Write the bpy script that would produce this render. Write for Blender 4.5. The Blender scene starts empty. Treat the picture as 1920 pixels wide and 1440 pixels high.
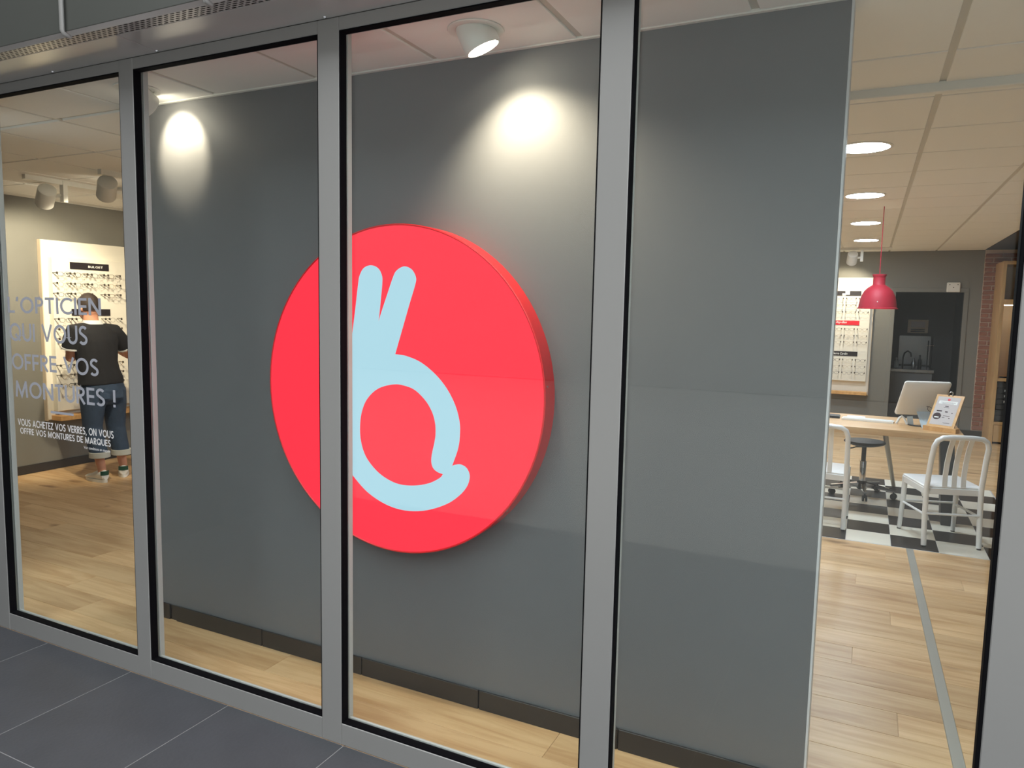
import bpy, bmesh, math, random
from mathutils import Vector, Matrix

random.seed(7)
sc = bpy.context.scene
COL = sc.collection
PI = math.pi

# ------------------------------------------------------------------ camera
cam = bpy.data.cameras.new('camera')
cam.sensor_fit = 'HORIZONTAL'; cam.sensor_width = 36.0
cam.lens = 1362.73 * 36.0 / 1920.0
cam.clip_start = 0.02; cam.clip_end = 200
camo = bpy.data.objects.new('camera', cam); COL.objects.link(camo)
RT = Vector((0.8983562, 0.43882944, 0.01961777))
DN = Vector((0.06157832, -0.08159037, -0.99476184))
FW = Vector((-0.43493016, 0.8948585, -0.1003196))
M = Matrix.Identity(4)
for i in range(3):
    M[i][0] = RT[i]; M[i][1] = -DN[i]; M[i][2] = -FW[i]
M[0][3], M[1][3], M[2][3] = 0.0, -2.07, 1.65
camo.matrix_world = M
sc.camera = camo

# ------------------------------------------------------------------ world and exposure
w = bpy.data.worlds.new('overcast_sky'); sc.world = w; w.use_nodes = True
bg = w.node_tree.nodes['Background']
bg.inputs[0].default_value = (0.95, 0.975, 1.0, 1); bg.inputs[1].default_value = 3.6
sc.view_settings.view_transform = 'Standard'; sc.view_settings.look = 'None'
sc.view_settings.exposure = 0.0; sc.view_settings.gamma = 1.0
sc.view_settings.use_curve_mapping = False
sc.cycles.max_bounces = 10; sc.cycles.diffuse_bounces = 5; sc.cycles.glossy_bounces = 4
sc.cycles.transparent_max_bounces = 16
sc.cycles.sample_clamp_indirect = 6.0
sc.cycles.use_denoising = True

DOWNLIGHT = 150.0       # radiance of the round downlights
SPOT_A, SPOT_B = 20.0, 62.0
TRACK_W = 130.0
WARM = (1.0, 0.84, 0.62)

# ------------------------------------------------------------------ helpers
def lin(r, g, b):
    f = lambda c: ((c/255+0.055)/1.055)**2.4 if c/255 > 0.04045 else c/255/12.92
    return (f(r), f(g), f(b), 1)

MATS = {}
def mat(name, rgb, rough=0.5, metal=0.0, var=0.06, vscale=6.0, bump=0.0, bscale=80.0, emit=0.0, spec=0.5, coat=0.0):
    """a principled material whose colour is gently varied by object-space noise"""
    if name in MATS: return MATS[name]
    m = bpy.data.materials.new(name); m.use_nodes = True
    nt = m.node_tree; b = nt.nodes['Principled BSDF']
    c = lin(*rgb)
    tc = nt.nodes.new('ShaderNodeTexCoord')
    n = nt.nodes.new('ShaderNodeTexNoise'); n.inputs['Scale'].default_value = vscale; n.inputs['Detail'].default_value = 4
    nt.links.new(tc.outputs['Object'], n.inputs['Vector'])
    mx = nt.nodes.new('ShaderNodeMix'); mx.data_type = 'RGBA'
    mx.inputs[6].default_value = tuple(x*(1-var) for x in c[:3])+(1,)
    mx.inputs[7].default_value = tuple(min(1, x*(1+var)) for x in c[:3])+(1,)
    nt.links.new(n.outputs['Fac'], mx.inputs[0]); nt.links.new(mx.outputs[2], b.inputs['Base Color'])
    b.inputs['Roughness'].default_value = rough; b.inputs['Metallic'].default_value = metal
    b.inputs['Specular IOR Level'].default_value = spec
    if coat: b.inputs['Coat Weight'].default_value = coat
    if bump:
        n2 = nt.nodes.new('ShaderNodeTexNoise'); n2.inputs['Scale'].default_value = bscale; n2.inputs['Detail'].default_value = 3
        nt.links.new(tc.outputs['Object'], n2.inputs['Vector'])
        bp = nt.nodes.new('ShaderNodeBump'); bp.inputs['Strength'].default_value = bump; bp.inputs['Distance'].default_value = 0.01
        nt.links.new(n2.outputs['Fac'], bp.inputs['Height']); nt.links.new(bp.outputs['Normal'], b.inputs['Normal'])
    if emit:
        nt.links.new(mx.outputs[2], b.inputs['Emission Color']); b.inputs['Emission Strength'].default_value = emit
    MATS[name] = m
    return m

def wood_mat(name, light, dark, along=0, scale=1.0, rough=0.38, knots=True, contrast=1.0):
    if name in MATS: return MATS[name]
    m = bpy.data.materials.new(name); m.use_nodes = True
    nt = m.node_tree; b = nt.nodes['Principled BSDF']; L = nt.links.new
    tc = nt.nodes.new('ShaderNodeTexCoord'); oi = nt.nodes.new('ShaderNodeObjectInfo')
    mu = nt.nodes.new('ShaderNodeMath'); mu.operation = 'MULTIPLY'; mu.inputs[1].default_value = 37.0
    L(oi.outputs['Random'], mu.inputs[0])
    ad = nt.nodes.new('ShaderNodeVectorMath'); ad.operation = 'ADD'
    L(tc.outputs['Object'], ad.inputs[0]); L(mu.outputs[0], ad.inputs[1])
    mp = nt.nodes.new('ShaderNodeMapping')
    s = [13*scale]*3; s[along] = 1.1*scale; mp.inputs['Scale'].default_value = s
    L(ad.outputs[0], mp.inputs['Vector'])
    n = nt.nodes.new('ShaderNodeTexNoise'); n.inputs['Scale'].default_value = 1.6; n.inputs['Detail'].default_value = 7
    n.inputs['Roughness'].default_value = 0.62; n.inputs['Distortion'].default_value = 0.7
    L(mp.outputs[0], n.inputs['Vector'])
    mp2 = nt.nodes.new('ShaderNodeMapping')
    s2 = [4.5*scale]*3; s2[along] = 1.3*scale; mp2.inputs['Scale'].default_value = s2
    L(ad.outputs[0], mp2.inputs['Vector'])
    n2 = nt.nodes.new('ShaderNodeTexNoise'); n2.inputs['Scale'].default_value = 1.0; n2.inputs['Detail'].default_value = 2
    L(mp2.outputs[0], n2.inputs['Vector'])
    rp = nt.nodes.new('ShaderNodeValToRGB')
    rp.color_ramp.elements[0].position = 0.30; rp.color_ramp.elements[0].color = lin(*dark)
    rp.color_ramp.elements[1].position = 0.62; rp.color_ramp.elements[1].color = lin(*light)
    mixv = nt.nodes.new('ShaderNodeMath'); mixv.operation = 'MULTIPLY_ADD'
    L(n.outputs['Fac'], mixv.inputs[0]); mixv.inputs[1].default_value = 0.6*contrast
    m2 = nt.nodes.new('ShaderNodeMath'); m2.operation = 'MULTIPLY'; L(n2.outputs['Fac'], m2.inputs[0]); m2.inputs[1].default_value = 0.45
    L(m2.outputs[0], mixv.inputs[2]); L(mixv.outputs[0], rp.inputs['Fac'])
    out = rp.outputs[0]
    hv = nt.nodes.new('ShaderNodeHueSaturation')
    rr = nt.nodes.new('ShaderNodeMapRange'); rr.inputs[3].default_value = 0.90; rr.inputs[4].default_value = 1.10
    L(oi.outputs['Random'], rr.inputs[0]); L(rr.outputs[0], hv.inputs['Value']); L(out, hv.inputs['Color'])
    out = hv.outputs[0]
    if knots:
        mp3 = nt.nodes.new('ShaderNodeMapping')
        s3 = [5.2]*3; s3[along] = 1.9; s3[2] = 0.01; mp3.inputs['Scale'].default_value = s3
        L(ad.outputs[0], mp3.inputs['Vector'])
        nd = nt.nodes.new('ShaderNodeTexNoise'); nd.inputs['Scale'].default_value = 7; L(ad.outputs[0], nd.inputs['Vector'])
        vm = nt.nodes.new('ShaderNodeVectorMath'); vm.operation = 'MULTIPLY_ADD'
        L(nd.outputs['Color'], vm.inputs[0]); vm.inputs[1].default_value = (0.25, 0.25, 0); L(mp3.outputs[0], vm.inputs[2])
        vo = nt.nodes.new('ShaderNodeTexVoronoi'); vo.inputs['Scale'].default_value = 0.62; L(vm.outputs[0], vo.inputs['Vector'])
        kr = nt.nodes.new('ShaderNodeMapRange'); kr.inputs[1].default_value = 0.02; kr.inputs[2].default_value = 0.16
        kr.inputs[3].default_value = 0.85; kr.inputs[4].default_value = 0.0
        L(vo.outputs['Distance'], kr.inputs[0])
        km = nt.nodes.new('ShaderNodeMix'); km.data_type = 'RGBA'
        L(kr.outputs[0], km.inputs[0]); L(out, km.inputs[6]); km.inputs[7].default_value = lin(118, 78, 46)
        out = km.outputs[2]
    L(out, b.inputs['Base Color'])
    b.inputs['Roughness'].default_value = rough; b.inputs['Specular IOR Level'].default_value = 0.4
    bp = nt.nodes.new('ShaderNodeBump'); bp.inputs['Strength'].default_value = 0.08; bp.inputs['Distance'].default_value = 0.004
    L(n.outputs['Fac'], bp.inputs['Height']); L(bp.outputs[0], b.inputs['Normal'])
    MATS[name] = m
    return m

def emission(name, rgb, strength):
    m = bpy.data.materials.new(name); m.use_nodes = True
    nt = m.node_tree; nt.nodes.clear()
    e = nt.nodes.new('ShaderNodeEmission'); e.inputs[0].default_value = lin(*rgb); e.inputs[1].default_value = strength
    o = nt.nodes.new('ShaderNodeOutputMaterial'); nt.links.new(e.outputs[0], o.inputs[0])
    MATS[name] = m
    return m

def glass_mat(name, base=0.028, tint=(0.93, 0.96, 0.95, 1)):
    """architectural pane: clear transmission plus an angle-dependent mirror reflection"""
    m = bpy.data.materials.new(name); m.use_nodes = True
    nt = m.node_tree; nt.nodes.clear(); L = nt.links.new
    lw = nt.nodes.new('ShaderNodeLayerWeight'); lw.inputs[0].default_value = 0.5
    p = nt.nodes.new('ShaderNodeMath'); p.operation = 'POWER'; p.inputs[1].default_value = 5; L(lw.outputs['Facing'], p.inputs[0])
    ma = nt.nodes.new('ShaderNodeMath'); ma.operation = 'MULTIPLY_ADD'; ma.inputs[1].default_value = 0.9; ma.inputs[2].default_value = base
    L(p.outputs[0], ma.inputs[0])
    t = nt.nodes.new('ShaderNodeBsdfTransparent'); t.inputs[0].default_value = tint
    g = nt.nodes.new('ShaderNodeBsdfGlossy'); g.inputs['Roughness'].default_value = 0.0
    mx = nt.nodes.new('ShaderNodeMixShader'); L(ma.outputs[0], mx.inputs[0]); L(t.outputs[0], mx.inputs[1]); L(g.outputs[0], mx.inputs[2])
    o = nt.nodes.new('ShaderNodeOutputMaterial'); L(mx.outputs[0], o.inputs[0])
    MATS[name] = m
    return m

class MB:
    def __init__(s): s.v = []; s.f = []; s.smooth = False
    def add(s, vs, fs):
        k = len(s.v); s.v += [tuple(p) for p in vs]; s.f += [tuple(i+k for i in f) for f in fs]; return s
    def box(s, x0, x1, y0, y1, z0, z1):
        vs = [(x, y, z) for z in (z0, z1) for y in (y0, y1) for x in (x0, x1)]
        return s.add(vs, [(0,2,3,1),(4,5,7,6),(0,1,5,4),(2,6,7,3),(0,4,6,2),(1,3,7,5)])
    def cbox(s, x0, x1, y0, y1, z0, z1, c=0.003):
        """box with chamfered edges"""
        bm = bmesh.new()
        r = bmesh.ops.create_cube(bm, size=1)
        for v in bm.verts:
            v.co = Vector((x0+(v.co.x+.5)*(x1-x0), y0+(v.co.y+.5)*(y1-y0), z0+(v.co.z+.5)*(z1-z0)))
        bmesh.ops.bevel(bm, geom=bm.edges[:], offset=c, segments=1, affect='EDGES')
        bm.verts.index_update()
        s.add([v.co[:] for v in bm.verts], [[v.index for v in f.verts] for f in bm.faces]); bm.free(); return s
    def obox(s, c, ax, ay, az, hx, hy, hz):
        """oriented box: centre, three axes, half sizes"""
        c, ax, ay, az = Vector(c), Vector(ax).normalized(), Vector(ay).normalized(), Vector(az).normalized()
        vs = [c+ax*hx*i+ay*hy*j+az*hz*k for k in (-1, 1) for j in (-1, 1) for i in (-1, 1)]
        return s.add(vs, [(0,2,3,1),(4,5,7,6),(0,1,5,4),(2,6,7,3),(0,4,6,2),(1,3,7,5)])
    def ring_loft(s, rings, cap=True):
        n = len(rings[0]); k = len(s.v)
        for r in rings: s.v += [tuple(p) for p in r]
        for i in range(len(rings)-1):
            for j in range(n):
                a = k+i*n+j; b = k+i*n+(j+1) % n
                s.f.append((a, b, b+n, a+n))
        if cap:
            s.f.append(tuple(k+j for j in reversed(range(n))))
            s.f.append(tuple(k+(len(rings)-1)*n+j for j in range(n)))
        return s
    def tube(s, pts, rad, n=10, cap=True, closed=False, flat=None):
        pts = [Vector(p) for p in pts]
        if not hasattr(rad, '__len__'): rad = [rad]*len(pts)
        up = None; rings = []
        m = len(pts)
        for i, p in enumerate(pts):
            if closed: t = pts[(i+1) % m]-pts[i-1]
            else: t = pts[min(i+1, m-1)]-pts[max(i-1, 0)]
            t.normalize()
            if up is None:
                up = Vector((0, 0, 1)) if abs(t.z) < 0.9 else Vector((0, 1, 0))
            u = (up - t*up.dot(t)); u.normalize(); v = t.cross(u); up = u
            r = rad[i]; fx = 1.0 if flat is None else flat
            rings.append([p+u*(r*math.cos(2*PI*j/n))+v*(r*fx*math.sin(2*PI*j/n)) for j in range(n)])
        if closed:
            rings.append(rings[0]); return s.ring_loft(rings, cap=False)
        return s.ring_loft(rings, cap)
    def lathe(s, prof, c=(0, 0, 0), axis='z', n=32, close=False):
        """profile of (radius, height) revolved about an axis through c"""
        c = Vector(c); rings = []
        for r, h in prof:
            ring = []
            for j in range(n):
                a = 2*PI*j/n; x, y = r*math.cos(a), r*math.sin(a)
                p = {'z': (x, y, h), 'y': (x, h, -y), 'x': (h, x, y)}[axis]
                ring.append(c+Vector(p))
            rings.append(ring)
        if close: rings.append(rings[0])
        return s.ring_loft(rings, cap=not close)
    def disc_axis(s, prof, c, d, n=24):
        """lathe about an arbitrary direction d"""
        d = Vector(d).normalized(); u = d.orthogonal().normalized(); v = d.cross(u); c = Vector(c)
        return s.ring_loft([[c+d*h+(u*math.cos(2*PI*j/n)+v*math.sin(2*PI*j/n))*r for j in range(n)] for r, h in prof])
    def ellipsoid(s, c, r, n=18, m=12):
        c = Vector(c); rings = []
        for i in range(m+1):
            a = PI*(i+0.02)/(m+0.04); z = -math.cos(a); q = math.sin(a)
            rings.append([c+Vector((r[0]*q*math.cos(2*PI*j/n), r[1]*q*math.sin(2*PI*j/n), r[2]*z)) for j in range(n)])
        return s.ring_loft(rings)
    def mesh(s, name):
        me = bpy.data.meshes.new(name); me.from_pydata([tuple(p) for p in s.v], [], s.f); me.update(); return me

def woff(o):
    v = Vector((0, 0, 0))
    while o is not None: v += o.location; o = o.parent
    return v

def link(name, me, material=None, parent=None, smooth=False, loc=None):
    o = bpy.data.objects.new(name, me)
    if material is not None:
        me.materials.clear(); me.materials.append(MATS[material] if isinstance(material, str) else material)
    if smooth:
        bm = bmesh.new(); bm.from_mesh(me); bmesh.ops.recalc_face_normals(bm, faces=bm.faces[:])
        for e in bm.edges: e.smooth = (len(e.link_faces) == 2 and e.calc_face_angle(0) < 0.7)
        for f in bm.faces: f.smooth = True
        bm.to_mesh(me); bm.free()
    COL.objects.link(o)
    if parent is not None: o.parent = parent
    if loc is not None: o.location = loc
    return o

def obj(name, mb, material, parent=None, smooth=False, local=False):
    """ONE mesh object; world coordinates unless local (then the parent's own)"""
    if parent is not None and not local:
        d = woff(parent); mb.v = [tuple(Vector(p)-d) for p in mb.v]
    return link(name, mb.mesh(name), material, parent, smooth)

def tag(o, label, cat, group=None):
    o['label'] = label; o['category'] = cat
    if group: o['group'] = group
    return o

def thing(name, label, cat, loc=(0, 0, 0), rotz=0, group=None):
    o = bpy.data.objects.new(name, None); COL.objects.link(o); o.empty_display_size = 0.05
    o.location = loc; o.rotation_euler = (0, 0, rotz)
    return tag(o, label, cat, group)

def struct(name, mb, material, smooth=False):
    o = obj(name, mb, material, None, smooth); o['kind'] = 'structure'; return o

def struct_empty(name, loc=(0, 0, 0)):
    o = bpy.data.objects.new(name, None); COL.objects.link(o); o.location = loc; o['kind'] = 'structure'; return o

def piece(name, me, parent, loc, rotz=0):
    o = bpy.data.objects.new(name, me); COL.objects.link(o); o.parent = parent
    o.location = Vector(loc)-woff(parent); o.rotation_euler = (0, 0, rotz); return o

def dup(root, loc, label, rotz=None, group=None):
    r = root.copy(); COL.objects.link(r); r.location = loc; r['label'] = label
    if rotz is not None: r.rotation_euler = (0, 0, rotz)
    if group: r['group'] = group
    for ch in list(root.children):
        c = ch.copy(); COL.objects.link(c); c.parent = r
        for g in ch.children:
            d = g.copy(); COL.objects.link(d); d.parent = c
    return r

def merged(mb, voxel, smooth_it=4):
    """closed overlapping lofts fused into one continuous surface"""
    me = mb.mesh('tmp'); o = bpy.data.objects.new('tmp', me); COL.objects.link(o)
    r = o.modifiers.new('r', 'REMESH'); r.mode = 'VOXEL'; r.voxel_size = voxel
    if smooth_it:
        s = o.modifiers.new('s', 'SMOOTH'); s.factor = 0.5; s.iterations = smooth_it
    dg = bpy.context.evaluated_depsgraph_get(); dg.update()
    out = bpy.data.meshes.new_from_object(o.evaluated_get(dg))
    bpy.data.objects.remove(o); bpy.data.meshes.remove(me)
    for p in out.polygons: p.use_smooth = True
    return out

def curve_mesh(loops, depth):
    """filled 2-D outline(s) with holes, given in x/y, extruded by depth each way"""
    cu = bpy.data.curves.new('tmp', 'CURVE'); cu.dimensions = '2D'; cu.fill_mode = 'BOTH'; cu.extrude = depth
    for lp in loops:
        sp = cu.splines.new('POLY'); sp.points.add(len(lp)-1)
        for q, p in zip(sp.points, lp): q.co = (p[0], p[1], 0, 1)
        sp.use_cyclic_u = True
    o = bpy.data.objects.new('tmp', cu); COL.objects.link(o)
    dg = bpy.context.evaluated_depsgraph_get(); dg.update()
    me = bpy.data.meshes.new_from_object(o.evaluated_get(dg))
    bpy.data.objects.remove(o); bpy.data.curves.remove(cu)
    return me

def text_mesh(body, shear=0.0, offset=0.0):
    cu = bpy.data.curves.new('tmp', 'FONT'); cu.body = body; cu.size = 1; cu.shear = shear; cu.offset = offset
    cu.align_x = 'LEFT'; cu.resolution_u = 3
    o = bpy.data.objects.new('tmp', cu); COL.objects.link(o)
    dg = bpy.context.evaluated_depsgraph_get(); dg.update()
    me = bpy.data.meshes.new_from_object(o.evaluated_get(dg))
    bpy.data.objects.remove(o); bpy.data.curves.remove(cu)
    return me

def fit_mesh(me, origin, ax, ay, width, height, parent=None):
    """map a flat x/y mesh into the rectangle origin + ax*width, ay*height"""
    xs = [v.co.x for v in me.vertices]; ys = [v.co.y for v in me.vertices]
    x0, x1, y0, y1 = min(xs), max(xs), min(ys), max(ys)
    origin, ax, ay = Vector(origin), Vector(ax), Vector(ay)
    d = woff(parent) if parent is not None else Vector((0, 0, 0))
    for v in me.vertices:
        v.co = origin + ax*((v.co.x-x0)/(x1-x0)*width) + ay*((v.co.y-y0)/(y1-y0)*height) + ax.cross(ay)*v.co.z - d
    return me

# ---- a geometric capital alphabet drawn with strokes (cap height 1)
T = 0.155
def _arc(cx, cy, rx, ry, a0, a1, n=14):
    return [(cx+rx*math.cos(math.radians(a0+(a1-a0)*i/n)), cy+ry*math.sin(math.radians(a0+(a1-a0)*i/n))) for i in range(n+1)]
def glyph(ch):
    h = T/2; top = 1-h; bot = h; mid = 0.5
    if ch == 'I': return T+.02, [[(h+.01, 0), (h+.01, 1)]]
    if ch == 'L': return .50, [[(h, 1), (h, h), (.50, h)]]
    if ch == 'E': return .54, [[(.54, top), (h, top), (h, bot), (.54, bot)], [(h, mid), (.52, mid)]]
    if ch == 'F': return .52, [[(.52, top), (h, top), (h, 0)], [(h, mid-.02), (.49, mid-.02)]]
    if ch == 'T': return .62, [[(0, top), (.62, top)], [(.31, top), (.31, 0)]]
    if ch == 'H': return .72, [[(h, 0), (h, 1)], [(.72-h, 0), (.72-h, 1)], [(h, mid), (.72-h, mid)]]
    if ch == 'O': return .94, [_arc(.47, .5, .47-h, .5-h+.01, 0, 360, 36)]
    if ch == 'Q': return .94, [_arc(.47, .5, .47-h, .5-h+.01, 0, 360, 36), [(.50, .40), (.86, .03)]]
    if ch == 'C': return .80, [_arc(.49, .5, .49-h, .5-h+.01, 45, 315, 26)]
    if ch == 'G': return .86, [_arc(.49, .5, .49-h, .5-h+.01, 45, 345, 28), [(.53, .45), (.92, .45)]]
    if ch == 'D': return .76, [[(h, bot), (h, top), (.30, top)]+_arc(.30, .5, .46-h, .5-h, 90, -90, 18)+[(h, bot)]]
    if ch == 'P': return .58, [[(h, 0), (h, 1)], [(h, top), (.30, top)]+_arc(.30, .71, .28-h, .29-h, 90, -90, 14)+[(h, .42+h)]]
    if ch == 'B': return .60, [[(h, 0), (h, 1)], [(h, top), (.28, top)]+_arc(.28, .735, .26-h, .265-h, 90, -90, 12)+[(h, .47+h)],
                               [(h, .53), (.30, .53)]+_arc(.30, .275, .30-h, .275-h, 90, -90, 12)+[(h, bot)]]
    if ch == 'R': return .62, [[(h, 0), (h, 1)], [(h, top), (.31, top)]+_arc(.31, .71, .29-h, .29-h, 90, -90, 14)+[(h, .42+h)], [(.26, .44), (.57, 0)]]
    if ch == 'U': return .72, [[(h, 1), (h, .36)]+_arc(.36, .36, .36-h, .36-h+.01, 180, 360, 18)+[(.72-h, 1)]]
    if ch == 'N': return .78, [[(h, 0), (h, 1)], [(h, 1-.02), (.78-h, .02)], [(.78-h, 0), (.78-h, 1)]]
    if ch == 'M': return .98, [[(h, 0), (h+.07, 1)], [(h+.06, .98), (.49, .10), (.98-h-.06, .98)], [(.98-h-.07, 1), (.98-h, 0)]]
    if ch == 'V': return .80, [[(.055, 1), (.40, .06)], [(.40, .06), (.745, 1)]]
    if ch == 'A': return .82, [[(.06, 0), (.41, .95)], [(.41, .95), (.76, 0)], [(.17, .29), (.65, .29)]]
    if ch == 'Z': return .62, [[(.03, top), (.56, top), (.07, bot), (.62, bot)]]
    if ch == 'S':
        return .60, [_arc(.31, .735, .225, .20, 30, 200, 12)+[(.12, .62), (.47, .40)]+_arc(.29, .265, .235, .20, 25, -150, 12)]
    if ch == '!': return .2, [[(.10, .30), (.10, 1)], [(.10, .02), (.10, .17)]]
    if ch == "'": return .2, [[(.12, 1), (.06, .74)]]
    if ch == ',': return .2, [[(.12, .13), (.05, -.14)]]
    return .32, []
def stroke_pieces(text, tracking=0.10, weight=T, by='all'):
    """one MB for all, for every word or for every letter"""
    out = [MB()]; x = 0
    for ch in text:
        wd, strokes = glyph(ch); lay = 0
        if (by == 'letter' or (by == 'word' and ch == ' ')) and out[-1].v: out.append(MB())
        mb = out[-1]
        for pl in strokes:
            P = [Vector((p[0]+x, p[1], 0)) for p in pl]
            closed = (P[0]-P[-1]).length < 1e-4 and len(P) > 3
            n = len(P); Lf = []; Rt = []
            for i in range(n):
                a = P[i-1] if i > 0 else (P[-2] if closed else None)
                c = P[i+1] if i < n-1 else (P[1] if closed else None)
                d1 = (P[i]-a).normalized() if a is not None else None
                d2 = (c-P[i]).normalized() if c is not None else None
                if d1 is None: d1 = d2
                if d2 is None: d2 = d1
                t = (d1+d2); t = t.normalized() if t.length > 1e-6 else d1
                nn = Vector((-t.y, t.x, 0)); k = max(0.35, nn.dot(Vector((-d1.y, d1.x, 0))))
                Lf.append(P[i]+nn*(weight/2/k)); Rt.append(P[i]-nn*(weight/2/k))
            for q in Lf+Rt: q.z = lay*0.0003
            lay += 1
            mb.add(Lf+Rt, [(i, n+i, n+i+1, i+1) for i in range(n-1)])
        x += wd+tracking
    return [m_ for m_ in out if m_.v]
def stroke_mesh(text, tracking=0.10, weight=T):
    return stroke_pieces(text, tracking, weight)[0].mesh('letters')

def resample(pts, closed=True, k=5):
    """Catmull-Rom through points; a point given with a third item stays a sharp corner"""
    n = len(pts); out = []
    for i in range(n):
        p0, p1, p2, p3 = pts[i-1], pts[i], pts[(i+1) % n], pts[(i+2) % n]
        if len(p1) > 2: p0 = (2*p1[0]-p2[0], 2*p1[1]-p2[1])
        if len(p2) > 2: p3 = (2*p2[0]-p1[0], 2*p2[1]-p1[1])
        for j in range(k):
            t = j/k
            q = [0.5*((2*p1[c])+(-p0[c]+p2[c])*t+(2*p0[c]-5*p1[c]+4*p2[c]-p3[c])*t*t+(-p0[c]+3*p1[c]-3*p2[c]+p3[c])*t**3) for c in (0, 1)]
            out.append(q)
    return out

def pixel_on_y(u, v, y):
    d = RT*(u-960)+DN*(v-720)+FW*1362.73
    t = (y+2.07)/d.y
    return (d.x*t, 1.65+d.z*t)

# ------------------------------------------------------------------ materials
mat('partition_paint', (110, 110, 112), 0.55, var=0.03)
mat('grey_paint', (122, 120, 113), 0.6, var=0.03)
mat('dark_paint', (58, 58, 60), 0.6, var=0.05)
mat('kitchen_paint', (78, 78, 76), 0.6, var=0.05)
mat('edge_white', (205, 205, 208), 0.5)
mat('skirting', (50, 47, 45), 0.32, var=0.08)
mat('anodised', (132, 132, 130), 0.36, metal=0.15, var=0.03, vscale=2)
mat('anodised_edge', (205, 208, 212), 0.25, metal=0.7, var=0.02)
mat('inner_frame', (196, 196, 194), 0.4, var=0.03)
mat('rubber', (5, 5, 8), 0.8, var=0.2, spec=0.1)
mat('soffit_metal', (200, 198, 196), 0.22, metal=0.45, var=0.04, vscale=1.5, bump=0.02, bscale=3)
mat('fascia_metal', (70, 72, 68), 0.42, metal=0.2, var=0.04, vscale=1.2)
mat('black_void', (6, 6, 6), 0.9)
mat('stone_tile', (64, 66, 70), 0.55, var=0.28, vscale=4.5, bump=0.12, bscale=60)
mat('render_coat', (134, 133, 130), 0.8)
mat('grout', (128, 128, 128), 0.8)
mat('pavement', (156, 154, 149), 0.85, var=0.12, vscale=0.8)
mat('ceiling_tile', (245, 243, 240), 0.85, var=0.015)
mat('grid_metal', (204, 200, 190), 0.5)
mat('white_metal', (236, 235, 230), 0.38)
mat('white_lacquer', (238, 236, 230), 0.35)
mat('display_white', (240, 234, 220), 0.45, var=0.015)
mat('display_side', (214, 196, 172), 0.5)
mat('sign_black', (34, 26, 28), 0.45)
mat('sign_red', (222, 22, 44), 0.4)
mat('print_white', (245, 245, 242), 0.6)
mat('clip_dark', (62, 56, 46), 0.4)
mat('tile_black', (38, 33, 31), 0.38, var=0.12, spec=0.3)
mat('tile_cream', (246, 240, 224), 0.35, var=0.03, spec=0.3)
mat('alu_strip', (176, 174, 164), 0.4, metal=0.5)
mat('aluminium', (246, 247, 247), 0.34, metal=0.15, var=0.03)
mat('chrome', (210, 212, 216), 0.08, metal=1.0, var=0.02)
mat('black_plastic', (18, 18, 20), 0.4)
mat('black_leather', (24, 24, 28), 0.5)
mat('blue_plastic', (70, 120, 170), 0.35)
mat('pendant_red', (170, 22, 46), 0.6, var=0.03)
mat('sign_rim_red', (224, 22, 34), 0.3, var=0.02)
mat('vinyl_grey', (150, 152, 160), 0.6, var=0.02)
mat('vinyl_white', (200, 200, 200), 0.6, var=0.01)
mat('brick_red', (146, 98, 80), 0.85, var=0.35, vscale=14, bump=0.5, bscale=60)
mat('mortar', (214, 188, 168), 0.9, var=0.1)
mat('skin', (214, 152, 122), 0.5, var=0.08, vscale=14)
mat('hair', (40, 28, 21), 0.7, var=0.5, vscale=60, bump=0.15, bscale=260)
mat('shirt_black', (26, 25, 28), 0.85, var=0.15, vscale=12, bump=0.35, bscale=14)
mat('shirt_white', (222, 222, 222), 0.8)
mat('denim', (48, 64, 86), 0.85, var=0.45, vscale=7, bump=0.5, bscale=22)
mat('denim_inside', (186, 186, 180), 0.85)
mat('shoe_white', (240, 240, 236), 0.45)
mat('shoe_green', (20, 74, 56), 0.5)
mat('kitchen_steel', (150, 152, 154), 0.25, metal=0.8)
mat('kitchen_front', (120, 122, 124), 0.5)
mat('pale_leg', (206, 196, 176), 0.5)
mat('paper_grey', (206, 198, 196), 0.7, var=0.02)
mat('print_dark', (60, 40, 44), 0.7)
mat('label_white', (226, 226, 222), 0.6)
mat('drawer_dark', (52, 54, 56), 0.5)
mat('pale_blue_grey', (190, 205, 214), 0.35)  # plain pale blue-grey of the stand, its plate and a bottle
wood_mat('floor_wood', (226, 190, 144), (178, 132, 84), along=0)
wood_mat('desk_wood', (226, 186, 136), (196, 150, 100), along=0, knots=False)
wood_mat('cabinet_wood', (214, 176, 124), (176, 132, 82), along=2, knots=False)
wood_mat('ledge_wood', (224, 178, 118), (188, 138, 82), along=1, knots=False)
glass_mat('pane_glass')
emission('downlight_glow', (226, 239, 255), DOWNLIGHT)
emission('lamp_glow', (255, 240, 215), 40.0)
emission('strip_glow', (255, 226, 190), 9.0)
emission('sign_red_lit', (255, 52, 70), 1.35)
emission('sign_blue_lit', (186, 226, 242), 1.05)

# ------------------------------------------------------------------ room constants
ZC = 2.622            # ceiling tile face
XL, XR = -7.17, 3.20  # side walls
YB = 10.05            # back wall face
YP = 0.474            # grey partition face
FY = 0.0              # facade face
MULL = [(-4.925, -4.835), (-3.882, -3.795), (-2.835, -2.750), (-1.788, -1.695), (-0.742, -0.647), (0.3195, 0.412), (1.36, 1.455)]
ZB0, ZT0 = 0.085, 2.597

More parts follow.
